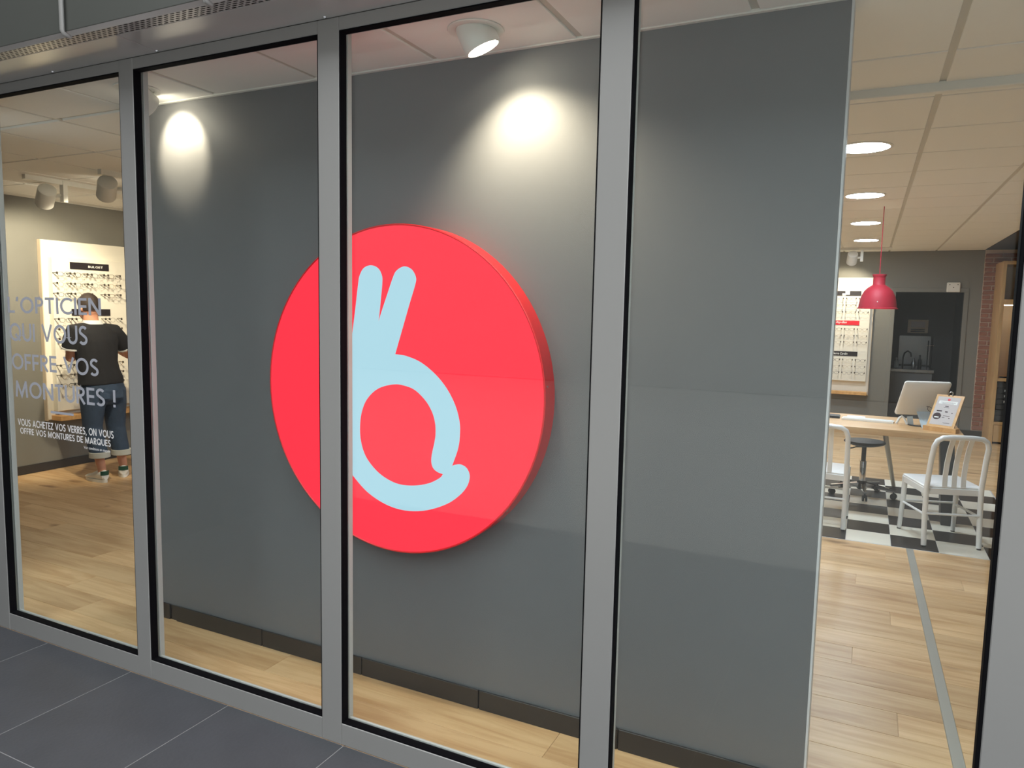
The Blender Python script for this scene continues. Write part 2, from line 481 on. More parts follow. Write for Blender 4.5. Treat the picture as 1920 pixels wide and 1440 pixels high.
# ------------------------------------------------------------------ indoor floor: slab with separate planks
fl = struct('floor', MB().box(XL-.1, XR+.1, 0.0, YB+2.6, -0.12, -0.004), 'floor_wood')
PW, PL = 0.195, 1.38
plank_me = {}
def plank(x0, x1, y0, y1):
    key = (round(x1-x0, 3), round(y1-y0, 3))
    if key not in plank_me:
        a, b = (x1-x0)/2-.0008, (y1-y0)/2-.0008
        mb = MB(); mb.add([(-a, -b, -.003), (a, -b, -.003), (a, b, -.003), (-a, b, -.003),
                           (-a, -b, -.0008), (a, -b, -.0008), (a, b, -.0008), (-a, b, -.0008),
                           (-a+.0012, -b+.0012, 0), (a-.0012, -b+.0012, 0), (a-.0012, b-.0012, 0), (-a+.0012, b-.0012, 0)],
                          [(0, 1, 5, 4), (1, 2, 6, 5), (2, 3, 7, 6), (3, 0, 4, 7), (4, 5, 9, 8), (5, 6, 10, 9), (6, 7, 11, 10), (7, 4, 8, 11), (8, 9, 10, 11)])
        me = mb.mesh('plank'); me.materials.append(MATS['floor_wood']); plank_me[key] = me
    piece('plank', plank_me[key], fl, ((x0+x1)/2, (y0+y1)/2, 0))
CH_X = [-0.053+0.3035*k for k in range(-3, 5)]; CH_Y = [3.785+0.303*k for k in range(0, 9)]
def planks_row(y0, y1, xa, xb, off):
    x = xa-off
    while x < xb-0.03:
        a, b = max(x, xa), min(x+PL, xb)
        if b-a > 0.03: plank(a, b, y0, y1)
        x += PL
y = 0.09; r = 0
while y < YB-0.05:
    y1 = min(y+PW, YB)
    off = [0.28, 0.74, 1.10, 0.50, 0.05, 0.92][r % 6]
    if y < 3.7:
        yy = min(y1, CH_Y[0]-.012) if y < CH_Y[0]-.012 else y1
        planks_row(y, yy, XL+.02, 2.0, off)
    elif y+PW > CH_Y[-1]:
        planks_row(max(y, CH_Y[-1]+.012), y1, -1.1, 2.4, off)
    else:
        planks_row(y, y1, CH_X[-1]+.012, 2.4, off)
    y += PW; r += 1
# chequered tiles let into the planks
ck = struct('floor_chequer', MB().box(CH_X[0]-.01, CH_X[-1]+.01, CH_Y[0]-.01, CH_Y[-1]+.01, -.004, -.0012), 'edge_white')
cm = {}
for c in ('tile_black', 'tile_cream'):
    me = MB().cbox(-.1505, .1505, -.1505, .1505, -.003, .0012, .001).mesh('tile'); me.materials.append(MATS[c]); cm[c] = me
for i in range(7):
    for j in range(8):
        dark = (i+j) % 2 == 0
        piece('tile', cm['tile_black' if dark else 'tile_cream'], ck, ((CH_X[i]+CH_X[i+1])/2, (CH_Y[j]+CH_Y[j+1])/2, 0.0008))
tm = struct('trim_3', MB().add([(0.394, 0.10, .0002), (0.438, 0.10, .0002), (0.392, 3.765, .0002), (0.345, 3.765, .0002),
                                (0.396, 0.10, .004), (0.436, 0.10, .004), (0.390, 3.765, .004), (0.347, 3.765, .004)],
                               [(0, 3, 2, 1), (4, 5, 6, 7), (0, 1, 5, 4), (1, 2, 6, 5), (2, 3, 7, 6), (3, 0, 4, 7)]), 'alu_strip')

# ------------------------------------------------------------------ pavement outside: dark tiles, then open ground
po = struct('floor_outside', MB().box(-5.2, 4.4, -2.85, 0.0, -.10, -.0008), 'grout')
me = MB().cbox(-.2983, .2983, -.306, .306, -.006, 0, .0008).mesh('paving_tile'); me.materials.append(MATS['stone_tile'])
for i in range(-3, 13):
    for j in range(4):
        piece('paving_tile', me, po, (-3.485+0.6*i+0.3, -0.3075-0.615*j, 0))
me2 = MB().cbox(-.2985, .2985, -.19, .19, -.006, 0, .0012).mesh('paving_tile'); me2.materials.append(MATS['stone_tile'])
for i in range(-3, 13): piece('paving_tile', me2, po, (-3.485+0.6*i+0.3, -2.655, 0))
struct('ground', MB().box(-30, 30, -40, -2.85, -.14, -.02), 'pavement')

# ------------------------------------------------------------------ walls
def wall(name, *b, m='grey_paint'): return struct(name, MB().box(*b), m)
wall('wall_left', XL-.12, XL, 0.05, YB+.1, 0, 2.70)
wall('wall_right', XR, XR+.12, 0.05, YB+.1, 0, 2.70)
DX0, DX1, DZ = 0.342, 1.196, 2.033
wall('wall_back_left', XL, DX0, YB, YB+.10, 0, 2.70)
wall('wall_back_right', DX1, XR, YB, YB+.10, 0, 2.70)
wall('wall_back_lintel', DX0, DX1, YB, YB+.10, DZ, 2.70)
wall('wall_front_left', XL-.12, -4.925, 0.0, .09, 0, 3.1, m='fascia_metal')
wall('wall_front_right', 1.455, XR+.12, 0.0, .09, 0, 3.1, m='fascia_metal')
wall('wall_added_shade', -4.45, -4.30, -2.85, -.29, 0, 4.6, m='dark_paint')  # added dark wall out of view, keeps daylight off the left end
wall('wall_added_shade_return', -4.45, -4.30, -.29, -.001, 0, 2.64, m='dark_paint')  # added piece closing the bright gap up to the shop front
wall('wall_added_reflection', -30, 30, -14.3, -14, 0, 8.5, m='render_coat')  # added plain wall out of view, gives the panes an even reflection
# partition that carries the lit sign
pt = struct('wall_partition', MB().box(-3.46, -0.103, YP, YP+.10, 0, 2.66), 'partition_paint')
obj('corner_strip', MB().cbox(-0.104, -0.0965, YP-.002, YP+.102, 0.0, 2.63, .001), 'edge_white', pt)
bb = struct('baseboard_partition', MB().box(-3.46, -0.101, YP-.006, YP-.0005, 0, .078), 'skirting')
me = MB().cbox(-.2975, .2975, -.004, .004, 0, .082, .0015).mesh('skirting_tile'); me.materials.append(MATS['skirting'])
me_e = MB().cbox(-.127, .127, -.004, .004, 0, .082, .0015).mesh('skirting_tile'); me_e.materials.append(MATS['skirting'])
for k in range(-4, 2):
    xc = -1.356-.3+.6*(k+1)
    if xc+.3 < -.12 and xc-.3 > -3.47: piece('skirting_tile', me, bb, (xc, YP-.0105, 0))
piece('skirting_tile', me_e, bb, (-0.2285, YP-.0105, 0)); piece('skirting_tile', me_e, bb, (-3.33, YP-.0105, 0))
struct('baseboard_left', MB().cbox(XL, XL+.012, .1, YB, 0, .082, .002), 'skirting')
struct('baseboard_back_left', MB().cbox(XL, DX0-.08, YB-.012, YB, 0, .08, .002), 'skirting')
struct('baseboard_back_right', MB().cbox(DX1+.08, 1.545, YB-.04, YB-.028, 0, .08, .002), 'skirting')

# ------------------------------------------------------------------ ceiling: grid, tiles, dark strip on the right
XCE = 1.415
ce = struct('ceiling', MB().box(XL-.1, XR+.1, 0.02, YB+.1, ZC+.016, 2.76), 'grid_metal')
GX = [-.985+0.6*k for k in range(-11, 5)]
GX = [g for g in GX if XL < g < XCE]
GY = [0.482+0.611*k for k in range(0, 16)]
for g in GX: obj('grid_bar', MB().box(g-.013, g+.013, 0.09, YB, ZC+.006, ZC+.016), 'grid_metal', ce)
for g in GY: obj('grid_bar', MB().box(XL, XCE, g-.011, g+.011, ZC+.0115, ZC+.0155), 'grid_metal', ce)
tile_me = {}
def ctile(x0, x1, y0, y1):
    key = (round(x1-x0, 3), round(y1-y0, 3))
    if key not in tile_me:
        a, b = (x1-x0)/2, (y1-y0)/2
        me = MB().cbox(-a, a, -b, b, 0, .014, .002).mesh('ceiling_tile'); me.materials.append(MATS['ceiling_tile']); tile_me[key] = me
    piece('ceiling_tile', tile_me[key], ce, ((x0+x1)/2, (y0+y1)/2, ZC))
ex = [XL]+GX+[XCE]; ey = [0.09]+GY+[YB]
for i in range(len(ex)-1):
    for j in range(len(ey)-1):
        x0, x1, y0, y1 = ex[i]+.013, ex[i+1]-.013, ey[j]+.008, ey[j+1]-.008
        if j == 0: y1 = YP-.022
        if x1-x0 > .05 and y1-y0 > .05: ctile(x0, x1, y0, y1)
struct('trim_4', MB().cbox(-3.46, -0.10, YP-.020, YP, ZC-.004, ZC+.018, .002), 'white_metal')
struct('trim_5', MB().cbox(XL, XL+.02, 0.1, YB, ZC-.004, ZC+.018, .002), 'white_metal')
struct('ceiling_dark', MB().box(XCE, XR, 0.09, YB, ZC-.002, ZC+.02), 'dark_paint')
struct('trim_6', MB().cbox(-3.4, XCE, 1.49, 1.53, ZC-.037, ZC+.006, .003), 'white_metal')

# ------------------------------------------------------------------ shop front: aluminium frame and panes
fr = struct_empty('trim_1', (-1.2, 0, 0))
for a, b in MULL:
    mu = obj('mullion', MB().cbox(a, b, FY, .046, 0.0, 2.642, .0022), 'anodised', fr)
    obj('inner_post', MB().cbox(a+.001, b-.001, .050, .074, ZB0-.02, ZT0+.02, .002), 'inner_frame', mu)
for k in range(len(MULL)-1):
    a, b = MULL[k][1], MULL[k+1][0]
    bl = obj('bottom_rail', MB().cbox(a, b, FY+.0005, .046, 0.0, ZB0, .0022), 'anodised', fr)
    obj('inner_bead', MB().cbox(a, b, .050, .060, .02, ZB0+.002, .002), 'inner_frame', bl)
    tl = obj('top_rail', MB().cbox(a, b, FY+.0005, .046, ZT0, 2.642, .0022), 'anodised', fr)
    obj('inner_bead', MB().cbox(a, b, .050, .056, ZT0+.002, 2.69, .002), 'inner_frame', tl)
    pn = struct('window_%d' % (k+1), MB().box(a+.001, b-.001, .036, .044, ZB0+.001, ZT0-.001), 'pane_glass')
    g = .0045
    gm = MB()
    gm.box(a, a+g, .003, .0355, ZB0, ZT0).box(b-g, b, .003, .0355, ZB0, ZT0)
    gm.box(a+g, b-g, .003, .0355, ZB0, ZB0+g).box(a+g, b-g, .003, .0355, ZT0-g, ZT0)
    obj('gasket', gm, 'rubber', pn)
obj('brush_seal', MB().cbox(.3095, .3190, .001, .035, ZB0, ZT0, .002), 'rubber', fr)
struct('trim_7', MB().box(-4.93, 1.455, .0565, .10, 2.632, 2.76), 'grid_metal')

# header box above the glazing: soffit with a slotted vent strip, fascia panels with cover strips
ZS = 2.642; YF = -.268
hd = struct_empty('trim_2', (-1.8, -.13, ZS))
obj('soffit_plate', MB().cbox(-5.05, -2.586, -.186, .0, ZS, ZS+.004, .0006), 'soffit_metal', hd)
obj('soffit_plate', MB().cbox(-2.582, 0.0, -.186, .0, ZS, ZS+.004, .0006), 'soffit_metal', hd)
obj('soffit_plate', MB().cbox(0.004, 3.3, -.186, .0, ZS, ZS+.004, .0006), 'soffit_metal', hd)
vs = MB(); x = -5.05
PX, SX, NY, Y0, Y1 = .0300, .0200, 5, -.249, -.189
dy = (Y1-Y0)/NY
while x < 0.6:
    for j in range(NY):
        a, b = x+(.015 if j % 2 else 0), 0
        y0 = Y0+dy*j; y1 = y0+dy; sy0, sy1 = y0+dy*.25, y1-dy*.25; x1 = a+PX; s0, s1 = a+.005, a+.005+SX
        z = ZS+.0005
        vs.add([(a, y0, z), (x1, y0, z), (x1, y1, z), (a, y1, z), (s0, sy0, z), (s1, sy0, z), (s1, sy1, z), (s0, sy1, z)],
               [(0, 4, 5, 1), (1, 5, 6, 2), (2, 6, 7, 3), (3, 7, 4, 0)])
    x += PX
o = obj('vent_strip', vs, 'soffit_metal', hd); o['kind'] = 'stuff'
obj('vent_back', MB().box(-5.05, 3.3, Y0-.002, Y1+.002, ZS+.006, ZS+.010), 'black_void', hd)
lip = MB(); lip.add([(-5.05, YF, ZS+.010), (3.3, YF, ZS+.010), (3.3, -.249, ZS), (-5.05, -.249, ZS), (-5.05, -.249, ZS+.02), (3.3, -.249, ZS+.02)],
                    [(0, 3, 2, 1), (0, 1, 5, 4)])
obj('soffit_lip', lip, 'soffit_metal', hd)
obj('added_leak_cap', MB().box(-5.05, 3.3, YF+.0205, .0, 3.06, 3.10), 'fascia_metal', hd)  # unseen top plate added to stop sky light leaking into the soffit seams
obj('added_leak_back', MB().box(-4.92, 1.45, .0005, .05, 2.6425, 3.10), 'fascia_metal', hd)  # unseen plate added behind the header to block leaking daylight
seams = [-4.96, -4.225, -3.49, -2.757, -2.022, -1.29, -.555, .18, .915, 1.65, 2.385, 3.12]
for a, b in zip(seams[:-1], seams[1:]):
    obj('fascia_panel', MB().cbox(a+.002, b-.002, YF, YF+.02, ZS+.0102, 3.1, .003), 'fascia_metal', hd)
for s in seams:
    obj('cover_strip', MB().tube([(s, YF+.02, ZS-.003), (s, YF-.006, ZS+.001), (s, YF-.012, ZS+.012), (s, YF-.012, 3.09)], .0085, 10), 'anodised', hd, smooth=True)
for xx in (-3.90, -3.243, -2.585, -1.743, -.98, -.2, .6):
    obj('screw', MB().lathe([(.0005, -.0045), (.004, -.004), (.006, -.001), (.006, .0)], (xx, -.014, ZS), n=12), 'anodised_edge', hd, smooth=True)

# ------------------------------------------------------------------ lettering on the first pane
wl = thing('window_lettering', 'grey and white vinyl lettering stuck on the leftmost glass pane', 'lettering', (-3.36, .0345, 1.0))
def line(txt, x0, x1, z0, z1, m, weight=T, tr=.10, by='letter'):
    ps = stroke_pieces(txt, tr, weight, by)
    allv = [p for q in ps for p in q.v]
    a0_, a1_ = min(p[0] for p in allv), max(p[0] for p in allv)
    b0_, b1_ = min(p[1] for p in allv), max(p[1] for p in allv)
    for q in ps:
        q.v = [(x0+(p[0]-a0_)/(a1_-a0_)*(x1-x0), .0354-p[2], z0+(p[1]-b0_)/(b1_-b0_)*(z1-z0)) for p in q.v]
        obj(by, q, m, wl)
line("L'OPTICIEN", -3.742, -3.050, 1.591, 1.680, 'vinyl_grey')
line("QUI VOUS", -3.738, -3.152, 1.456, 1.546, 'vinyl_grey')
line("OFFRE VOS", -3.730, -3.083, 1.317, 1.409, 'vinyl_grey')
line("MONTURES !", -3.712, -2.975, 1.178, 1.277, 'vinyl_grey')
obj('underline', MB().box(-3.442, -3.272, .0346, .0354, 1.126, 1.137), 'vinyl_grey', wl)
line("VOUS ACHETEZ VOS VERRES, ON VOUS", -3.706, -2.996, 1.041, 1.085, 'vinyl_white', .17, by='word')
line("OFFRE VOS MONTURES DE MARQUES", -3.690, -3.018, 1.003, 1.041, 'vinyl_white', .17, by='word')
link('text_line', fit_mesh(text_mesh('Voir conditions en magasin', 0, .01), (-3.208, .0352, .976), (1, 0, 0), (0, 0, 1), .186, .0165, wl), 'vinyl_white', wl)

# ------------------------------------------------------------------ the round backlit sign
YS = 0.386; SX0, SZ0, SR = -1.731, 1.312, 0.677
sg = thing('round_sign', 'round red backlit sign with a pale blue hand emblem on the grey partition', 'sign', (SX0, YP, SZ0))
obj('housing', MB().lathe([(SR-.03, YP-.0005), (SR, YP-.0005), (SR, YS), (SR-.004, YS-.002), (SR-.008, YS+.001), (SR-.008, YS+.006), (SR-.03, YS+.006)], (SX0, 0, SZ0), 'y', 96), 'sign_rim_red', sg, smooth=True)
obj('face', MB().lathe([(.001, YS+.004), (SR-.0075, YS+.004), (SR-.0075, YS), (.001, YS-.0002)], (SX0, 0, SZ0), 'y', 96), 'sign_red_lit', sg)
HAND = [(45, 548, 1), (60, 420), (76, 290), (92, 150), (100, 105), (122, 65), (160, 50), (198, 66), (218, 105), (220, 150), (210, 260), (203, 330), (197, 371, 1),
        (215, 310), (248, 210), (280, 115), (300, 78), (340, 56), (380, 73), (402, 115), (398, 155), (370, 250), (330, 390), (290, 530, 1),
        (350, 540), (430, 575), (510, 642), (570, 718), (614, 805), (637, 890), (640, 960), (630, 1040), (598, 1133, 1),
        (617, 1127), (645, 1126), (674, 1143), (691, 1175), (691, 1208), (676, 1248), (640, 1291), (580, 1334), (500, 1364), (420, 1377), (330, 1371), (240, 1340), (150, 1281), (80, 1206), (23, 1125),
        (-18, 1040), (-42, 940), (-54, 830), (-60, 700), (-72, 570), (-88, 440), (-100, 345), (-99, 300), (-82, 265), (-50, 250), (-18, 268), (2, 310), (12, 350), (30, 460)]
HOLE = [(285, 693), (200, 715), (140, 770), (110, 840), (100, 920), (105, 1000), (130, 1080), (180, 1150), (240, 1200), (310, 1232), (390, 1240), (470, 1228), (530, 1200), (550, 1178, 1),
        (520, 1166), (497, 1145), (487, 1112), (490, 1070), (503, 1010), (510, 960), (507, 900), (490, 840), (455, 780), (400, 725), (345, 701)]
YE = YS-.003
def trace(pts):
    out = []
    for p in resample(pts):
        x, z = pixel_on_y(640+p[0]/2.881, 480+p[1]/2.88, YE)
        out.append((x-SX0, z-SZ0))
    return out
me = curve_mesh([trace(HAND), trace(HOLE)], .0015)
for v in me.vertices: v.co = Vector((v.co.x, (YE-YP)-v.co.z, v.co.y))
link('emblem', me, 'sign_blue_lit', sg)
for a in (100, 5, -40, 200, 300):
    p = (SX0+SR*math.cos(math.radians(a)), YS+.02, SZ0+SR*math.sin(math.radians(a)))
    obj('screw', MB().disc_axis([(.004, -.001), (.004, .0015), (.001, .003)], p, (math.cos(math.radians(a)), 0, math.sin(math.radians(a))), 8), 'chrome', sg)

# ------------------------------------------------------------------ gimbal spotlights over the partition
def gimbal(xc, yc, d, label, half, energy, colour, blend, aim=None, drop=.006):
    d = Vector(d).normalized()
    t = thing('ceiling_spotlight', label, 'spotlight', (xc, yc, ZC), group='adjustable spotlights above the partition')
    obj('trim_ring', MB().lathe([(.070, 0), (.098, -.0005), (.100, -.003), (.098, -.006), (.074, -.007), (.070, -.004)], (xc, yc, ZC), n=40, close=True), 'white_metal', t, smooth=True)
    c = Vector((xc, yc, ZC-drop))
    obj('barrel', MB().disc_axis([(.040, -.035), (.064, -.03), (.066, .0), (.066, .058), (.063, .064), (.058, .064), (.056, .050), (.040, .048)], c, d, 36), 'white_metal', t, smooth=True)
    obj('lens', MB().disc_axis([(.050, .050), (.055, .0525), (.052, .0535), (.002, .0545)], c, d, 32), 'lamp_glow', t)
    L = bpy.data.lights.new('spot_beam', 'SPOT'); L.energy = energy; L.color = colour
    L.spot_size = 2*math.radians(half); L.spot_blend = blend; L.shadow_soft_size = .025
    lo = bpy.data.objects.new('spot_beam', L); COL.objects.link(lo); lo.parent = t
    lo.location = c+d*.075-Vector((xc, yc, ZC)); lo.rotation_euler = Vector(aim or d).to_track_quat('-Z', 'Y').to_euler()
    return t
gimbal(-3.055, .252, (0.05, .857, -.515), 'white spotlight turned to the wall at the left end of the partition', 41, SPOT_A, WARM, .25, None, .042)
gimbal(-1.290, .240, (.36, .24, -.90), 'white gimbal spotlight with lit lens above the round red sign', 57, SPOT_B, WARM, .95, (.20, .27, -.94))

# ------------------------------------------------------------------ round downlights
def downlight(xc, yc, label):
    t = thing('downlight', label, 'ceiling light', (xc, yc, ZC), group='round recessed downlights')
    obj('rim', MB().lathe([(.138, 0), (.152, -.0005), (.153, -.004), (.138, -.006)], (xc, yc, ZC), n=40, close=True), 'white_metal', t, smooth=True)
    obj('diffuser', MB().lathe([(.136, -.001), (.1365, -.004), (.002, -.005)], (xc, yc, ZC), n=40), 'downlight_glow', t)
for y_, nm in ((2.655, 'nearest and largest of the four round downlights right of the partition'), (4.48, 'second round downlight right of the partition, counted from the glass front'),
               (6.37, 'third round downlight right of the partition, counted from the glass front'), (8.22, 'farthest and smallest of the four round downlights right of the partition')):
    downlight(-.085, y_, nm)
for y_, nm in ((2.655, 'nearest'), (4.48, 'second'), (6.37, 'third'), (8.22, 'farthest')):  # extra unseen row, added to light the room behind the partition
    downlight(-2.485, y_, nm+' round downlight in an unseen row added for light behind the partition')

# ------------------------------------------------------------------ track lights
def track(name_label, p0, p1):
    t = thing('light_track', name_label, 'light track', p0, group='white ceiling light tracks')
    p0, p1 = Vector(p0), Vector(p1); d = (p1-p0).normalized(); s = Vector((-d.y, d.x, 0))
    c = (p0+p1)/2
    obj('rail', MB().obox(c+Vector((0, 0, -.018)), d, s, (0, 0, 1), (p1-p0).length/2, .018, .018), 'white_metal', t)
    obj('end_cap', MB().obox(p0+Vector((0, 0, -.018))-d*.004, d, s, (0, 0, 1), .006, .020, .019), 'white_lacquer', t)
    return t
def track_head(c, d, mount, label, energy, half=38, r=.068, ln=.165, box_d=(0, 1, 0), colour=WARM):
    c, d, mount = Vector(c), Vector(d).normalized(), Vector(mount)
    t = thing('track_spotlight', label, 'spotlight', mount, group='white cylinder spotlights on the tracks')
    obj('barrel', MB().disc_axis([(r*.80, -ln/2), (r*.96, -ln/2+.004), (r, -ln/2+.014), (r, ln/2), (r*.93, ln/2+.001), (r*.90, ln/2-.02)], c, d, 32), 'white_metal', t, smooth=True)
    obj('lens', MB().disc_axis([(r*.90, ln/2-.022), (r*.90, ln/2-.018), (.002, ln/2-.017)], c, d, 24), 'lamp_glow', t)
    bd = Vector(box_d).normalized(); q = c+(mount-c)*.0; q = Vector((mount.x, mount.y, 0))
    obj('driver_box', MB().obox((mount.x, mount.y, (mount.z+c.z)/2-.01), bd, bd.cross(Vector((0, 0, 1))), (0, 0, 1), .018, .024, (mount.z-c.z)/2+.035), 'white_lacquer', t)
    obj('arm', MB().tube([(mount.x, mount.y, c.z+.01), c], .014, 10), 'white_lacquer', t)
    L = bpy.data.lights.new('track_beam', 'SPOT'); L.energy = energy; L.color = colour
    L.spot_size = 2*math.radians(half); L.spot_blend = .5; L.shadow_soft_size = .03
    lo = bpy.data.objects.new('track_beam', L); COL.objects.link(lo); lo.parent = t
    lo.location = c+d*(ln/2+.01)-mount; lo.rotation_euler = d.to_track_quat('-Z', 'Y').to_euler()
track('white track running along the left wall, with the farther spotlight', (-5.90, 1.42, ZC), (-5.90, 4.6, ZC))
track('white track nearer the glass, mostly hidden behind the first mullion', (-5.12, 1.50, ZC), (-5.12, 4.2, ZC))
track('short white track on the ceiling above the far spectacle display', (.225, 9.30, ZC), (-1.6, 9.30, ZC))
track_head((-6.03, 1.655, 2.495), (-.80, .30, -.62), (-5.90, 1.72, ZC-.03), 'left white cylinder spotlight under the ceiling, farther from the mullion', TRACK_W, 42)
track_head((-5.22, 1.615, 2.505), (-.80, .45, -.55), (-5.12, 1.72, ZC-.03), 'right white cylinder spotlight under the ceiling, touching the first mullion', TRACK_W*1.3, 40)
track_head((-.255, 9.27, 2.475), (-.10, .80, -.75), (-.135, 9.30, ZC-.03), 'white cylinder spotlight above the far spectacle display', TRACK_W*.45, 45, box_d=(1, 0, 0))

# ------------------------------------------------------------------ spectacle displays and spectacles
def rim_path(cx, kind, n=16):
    a, b = .0255, .0195; out = []
    for i in range(n):
        th = 2*PI*i/n; c, s = math.cos(th), math.sin(th)
        e = {'round': 2.0, 'square': 3.6, 'oval': 2.4}[kind]
        k = (abs(c)**e+abs(s)**e)**(-1/e)
        bb_ = b*(1.15 if kind == 'round' else 1)
        out.append((cx+a*c*k, 0, bb_*s*k))
    return out
SPEC = {}
def spectacles(kind, colour, r):
    key = (kind, colour)
    if key in SPEC: return SPEC[key]
    fm = MB()
    for s in (-1, 1): fm.tube(rim_path(s*.0325, kind), r, 6, closed=True)
    fm.tube([(-.0085, 0, .006), (0, -.002, .010), (.0085, 0, .006)], r*1.1, 6)
    for s in (-1, 1): fm.tube([(s*.057, 0, .010), (s*.066, .002, .011)], r*1.3, 6)
    tm_ = []
    for s in (-1, 1): tm_.append(MB().tube([(s*.066, .002, .011), (s*.067, .03, .011), (s*.067, .068, .009)], r*1.1, 6).mesh('temple'))
    me = fm.mesh('spectacle_frame')
    for x in [me]+tm_: x.materials.append(MATS[colour])
    SPEC[key] = (me, tm_); return SPEC[key]
mat('acetate_black', (28, 24, 22), 0.3); mat('acetate_brown', (92, 62, 40), 0.3, var=.4, vscale=60)
mat('metal_grey', (120, 116, 108), 0.3, metal=.6); mat('metal_gold', (172, 140, 88), 0.3, metal=.6); mat('acetate_red', (150, 40, 40), 0.3)
STY = [('square', 'acetate_black', .0019, 'black'), ('round', 'metal_grey', .0013, 'thin grey'), ('oval', 'metal_gold', .0013, 'thin gold'), ('square', 'acetate_brown', .0019, 'brown'), ('oval', 'acetate_black', .0017, 'black oval'), ('round', 'metal_gold', .0013, 'round gold')]
ORD = ['first', 'second', 'third', 'fourth', 'fifth', 'sixth']
def place_spectacles(pos, rotz, style, label, group):
    me, tm_ = spectacles(*style[:3])
    t = thing('spectacles', label, 'glasses', pos, rotz, group)
    for n_, m_ in (('frame', me), ('temple', tm_[0]), ('temple', tm_[1])):
        o_ = bpy.data.objects.new(n_, m_); COL.objects.link(o_); o_.parent = t
    return t
clip_me = MB().box(-.002, .002, .0, .072, -.003, .003).box(-.0055, .0055, -.004, .008, -.012, .010).mesh('clip'); clip_me.materials.append(MATS['clip_dark'])

def display(root_loc, rotz, halfw0, halfw1, label, signs, cols, rows, where, hidden=()):
    """local frame: x along the wall, y into the wall (0 = wall face), z up from the floor"""
    t = thing('spectacle_display', label, 'display', root_loc, rotz, 'wall-mounted spectacle displays')
    P_ = lambda n_, mb, m_, par=None: obj(n_, mb, m_, par or t, local=True)
    P_('back_panel', MB().cbox(halfw0, halfw1, -.05, -.0005, .50, 2.24, .003), 'display_white')
    P_('side_cheek', MB().cbox(halfw0-.008, halfw0, -.052, -.0005, .49, 2.24, .002) if rotz else MB().cbox(halfw1, halfw1+.008, -.052, -.0005, .49, 2.24, .002), 'display_side')
    P_('front_panel', MB().cbox(halfw0+(.055 if rotz else .05), halfw1-(.05 if rotz else .035), -.12, -.0505, .70 if not rotz else .585, 2.075, .003), 'display_white')
    P_('bottom_shelf', MB().cbox(halfw0+.03, halfw1-.01, -.20 if rotz else -.16, -.051, .497, .545, .003), 'ledge_wood')
    for (xc, zc, wdt, m_, txt, shear, tw) in signs:
        s_ = P_('brand_plate', MB().cbox(xc-wdt/2, xc+wdt/2, -.127, -.1195, zc-.034, zc+.034, .001), m_)
        if txt:
            me = text_mesh(txt, shear, .012) if shear else stroke_mesh(txt, .14, .17)
            xa = xc+tw[0]
            fit_mesh(me, (xa, -.1278, zc+tw[2]), (1, 0, 0), (0, 0, 1), tw[1], tw[3]); link('lettering', me, 'print_white', s_)
        elif wdt > .3 and tw:
            P_('lettering', MB().box(xc-.05, xc+.0, -.1280, -.1272, zc-.034, zc-.002).box(xc-.01, xc+.05, -.1280, -.1272, zc-.02, zc+.034), 'print_white', s_)
    q = Matrix.Rotation(rotz, 4, 'Z')
    k = 0
    for ri, zr in enumerate(rows):
        for ci, xr in enumerate(cols):
            for s in (-1, 1):
                c_ = bpy.data.objects.new('clip', clip_me); COL.objects.link(c_); c_.parent = t; c_.location = (xr+s*.066, -.19, zr+.012)
            if (ri, ci) in hidden: continue
            st = STY[(ri*5+ci*3+(ri*ci) % 4) % len(STY)]
            grp = ('top', 'middle', 'bottom')[ri//3]
            lab = '%s spectacles on %s, %s group, %s row, %s from left' % (st[3], where, grp, ORD[ri % 3], ORD[ci])
            pos = q @ Vector((xr, -.19, zr)) + Vector(root_loc)
            place_spectacles(pos, rotz, st, lab, 'spectacles on '+where)
    return t
ROWS = [1.92, 1.82, 1.72, 1.47, 1.37, 1.275, 1.012, .914, .82]
ROWL = [1.65+(z-1.65)*.98 for z in ROWS]
# left wall: local x runs along world +y, local y runs into the wall (world -x)
dl = display((XL, 2.26, 0), PI/2, 0.0, 1.60, 'white wall display of spectacles on the left wall, behind the man',
             [(.43, 1.65+.361*.985, .405, 'sign_black', 'BULGET', 0, (-.02, .155, -.012, .024)), (.43, 1.65-.102*.985, .405, 'sign_black', '', 0, None)],
             [.122, .295, .470, .645], ROWL, 'the left wall display',
             hidden={(3, 2), (4, 1), (4, 2), (5, 1), (5, 2), (6, 1), (6, 2), (7, 1), (7, 2), (8, 1), (8, 2), (2, 2)})
# little shield beside the brand name
sh = curve_mesh([resample([(-.5, .5, 1), (0, .42), (.5, .5, 1), (.46, -.05), (.28, -.38), (0, -.55, 1), (-.28, -.38), (-.46, -.05)])], .001)
for v in sh.vertices: v.co = Vector((.43-.045+v.co.x*.036, -.1282, 2.006+v.co.y*.036))
link('shield', sh, 'print_white', dl.children[4])
# back wall
dr = display((-1.18, YB, 0), 0, 0.0, 1.235, 'white wall display of spectacles on the far wall beside the doorway',
             [(.86, 2.005, .41, 'sign_black', '', 0, (1,)), (.86, 1.568, .41, 'sign_red', 'Ray-Ban', .5, (-.115, .15, -.018, .042)), (.86, 1.108, .41, 'sign_black', 'Pierre Cardin', .25, (-.14, .21, -.016, .034))],
             [.765, .937, 1.108], ROWS, 'the far wall display')

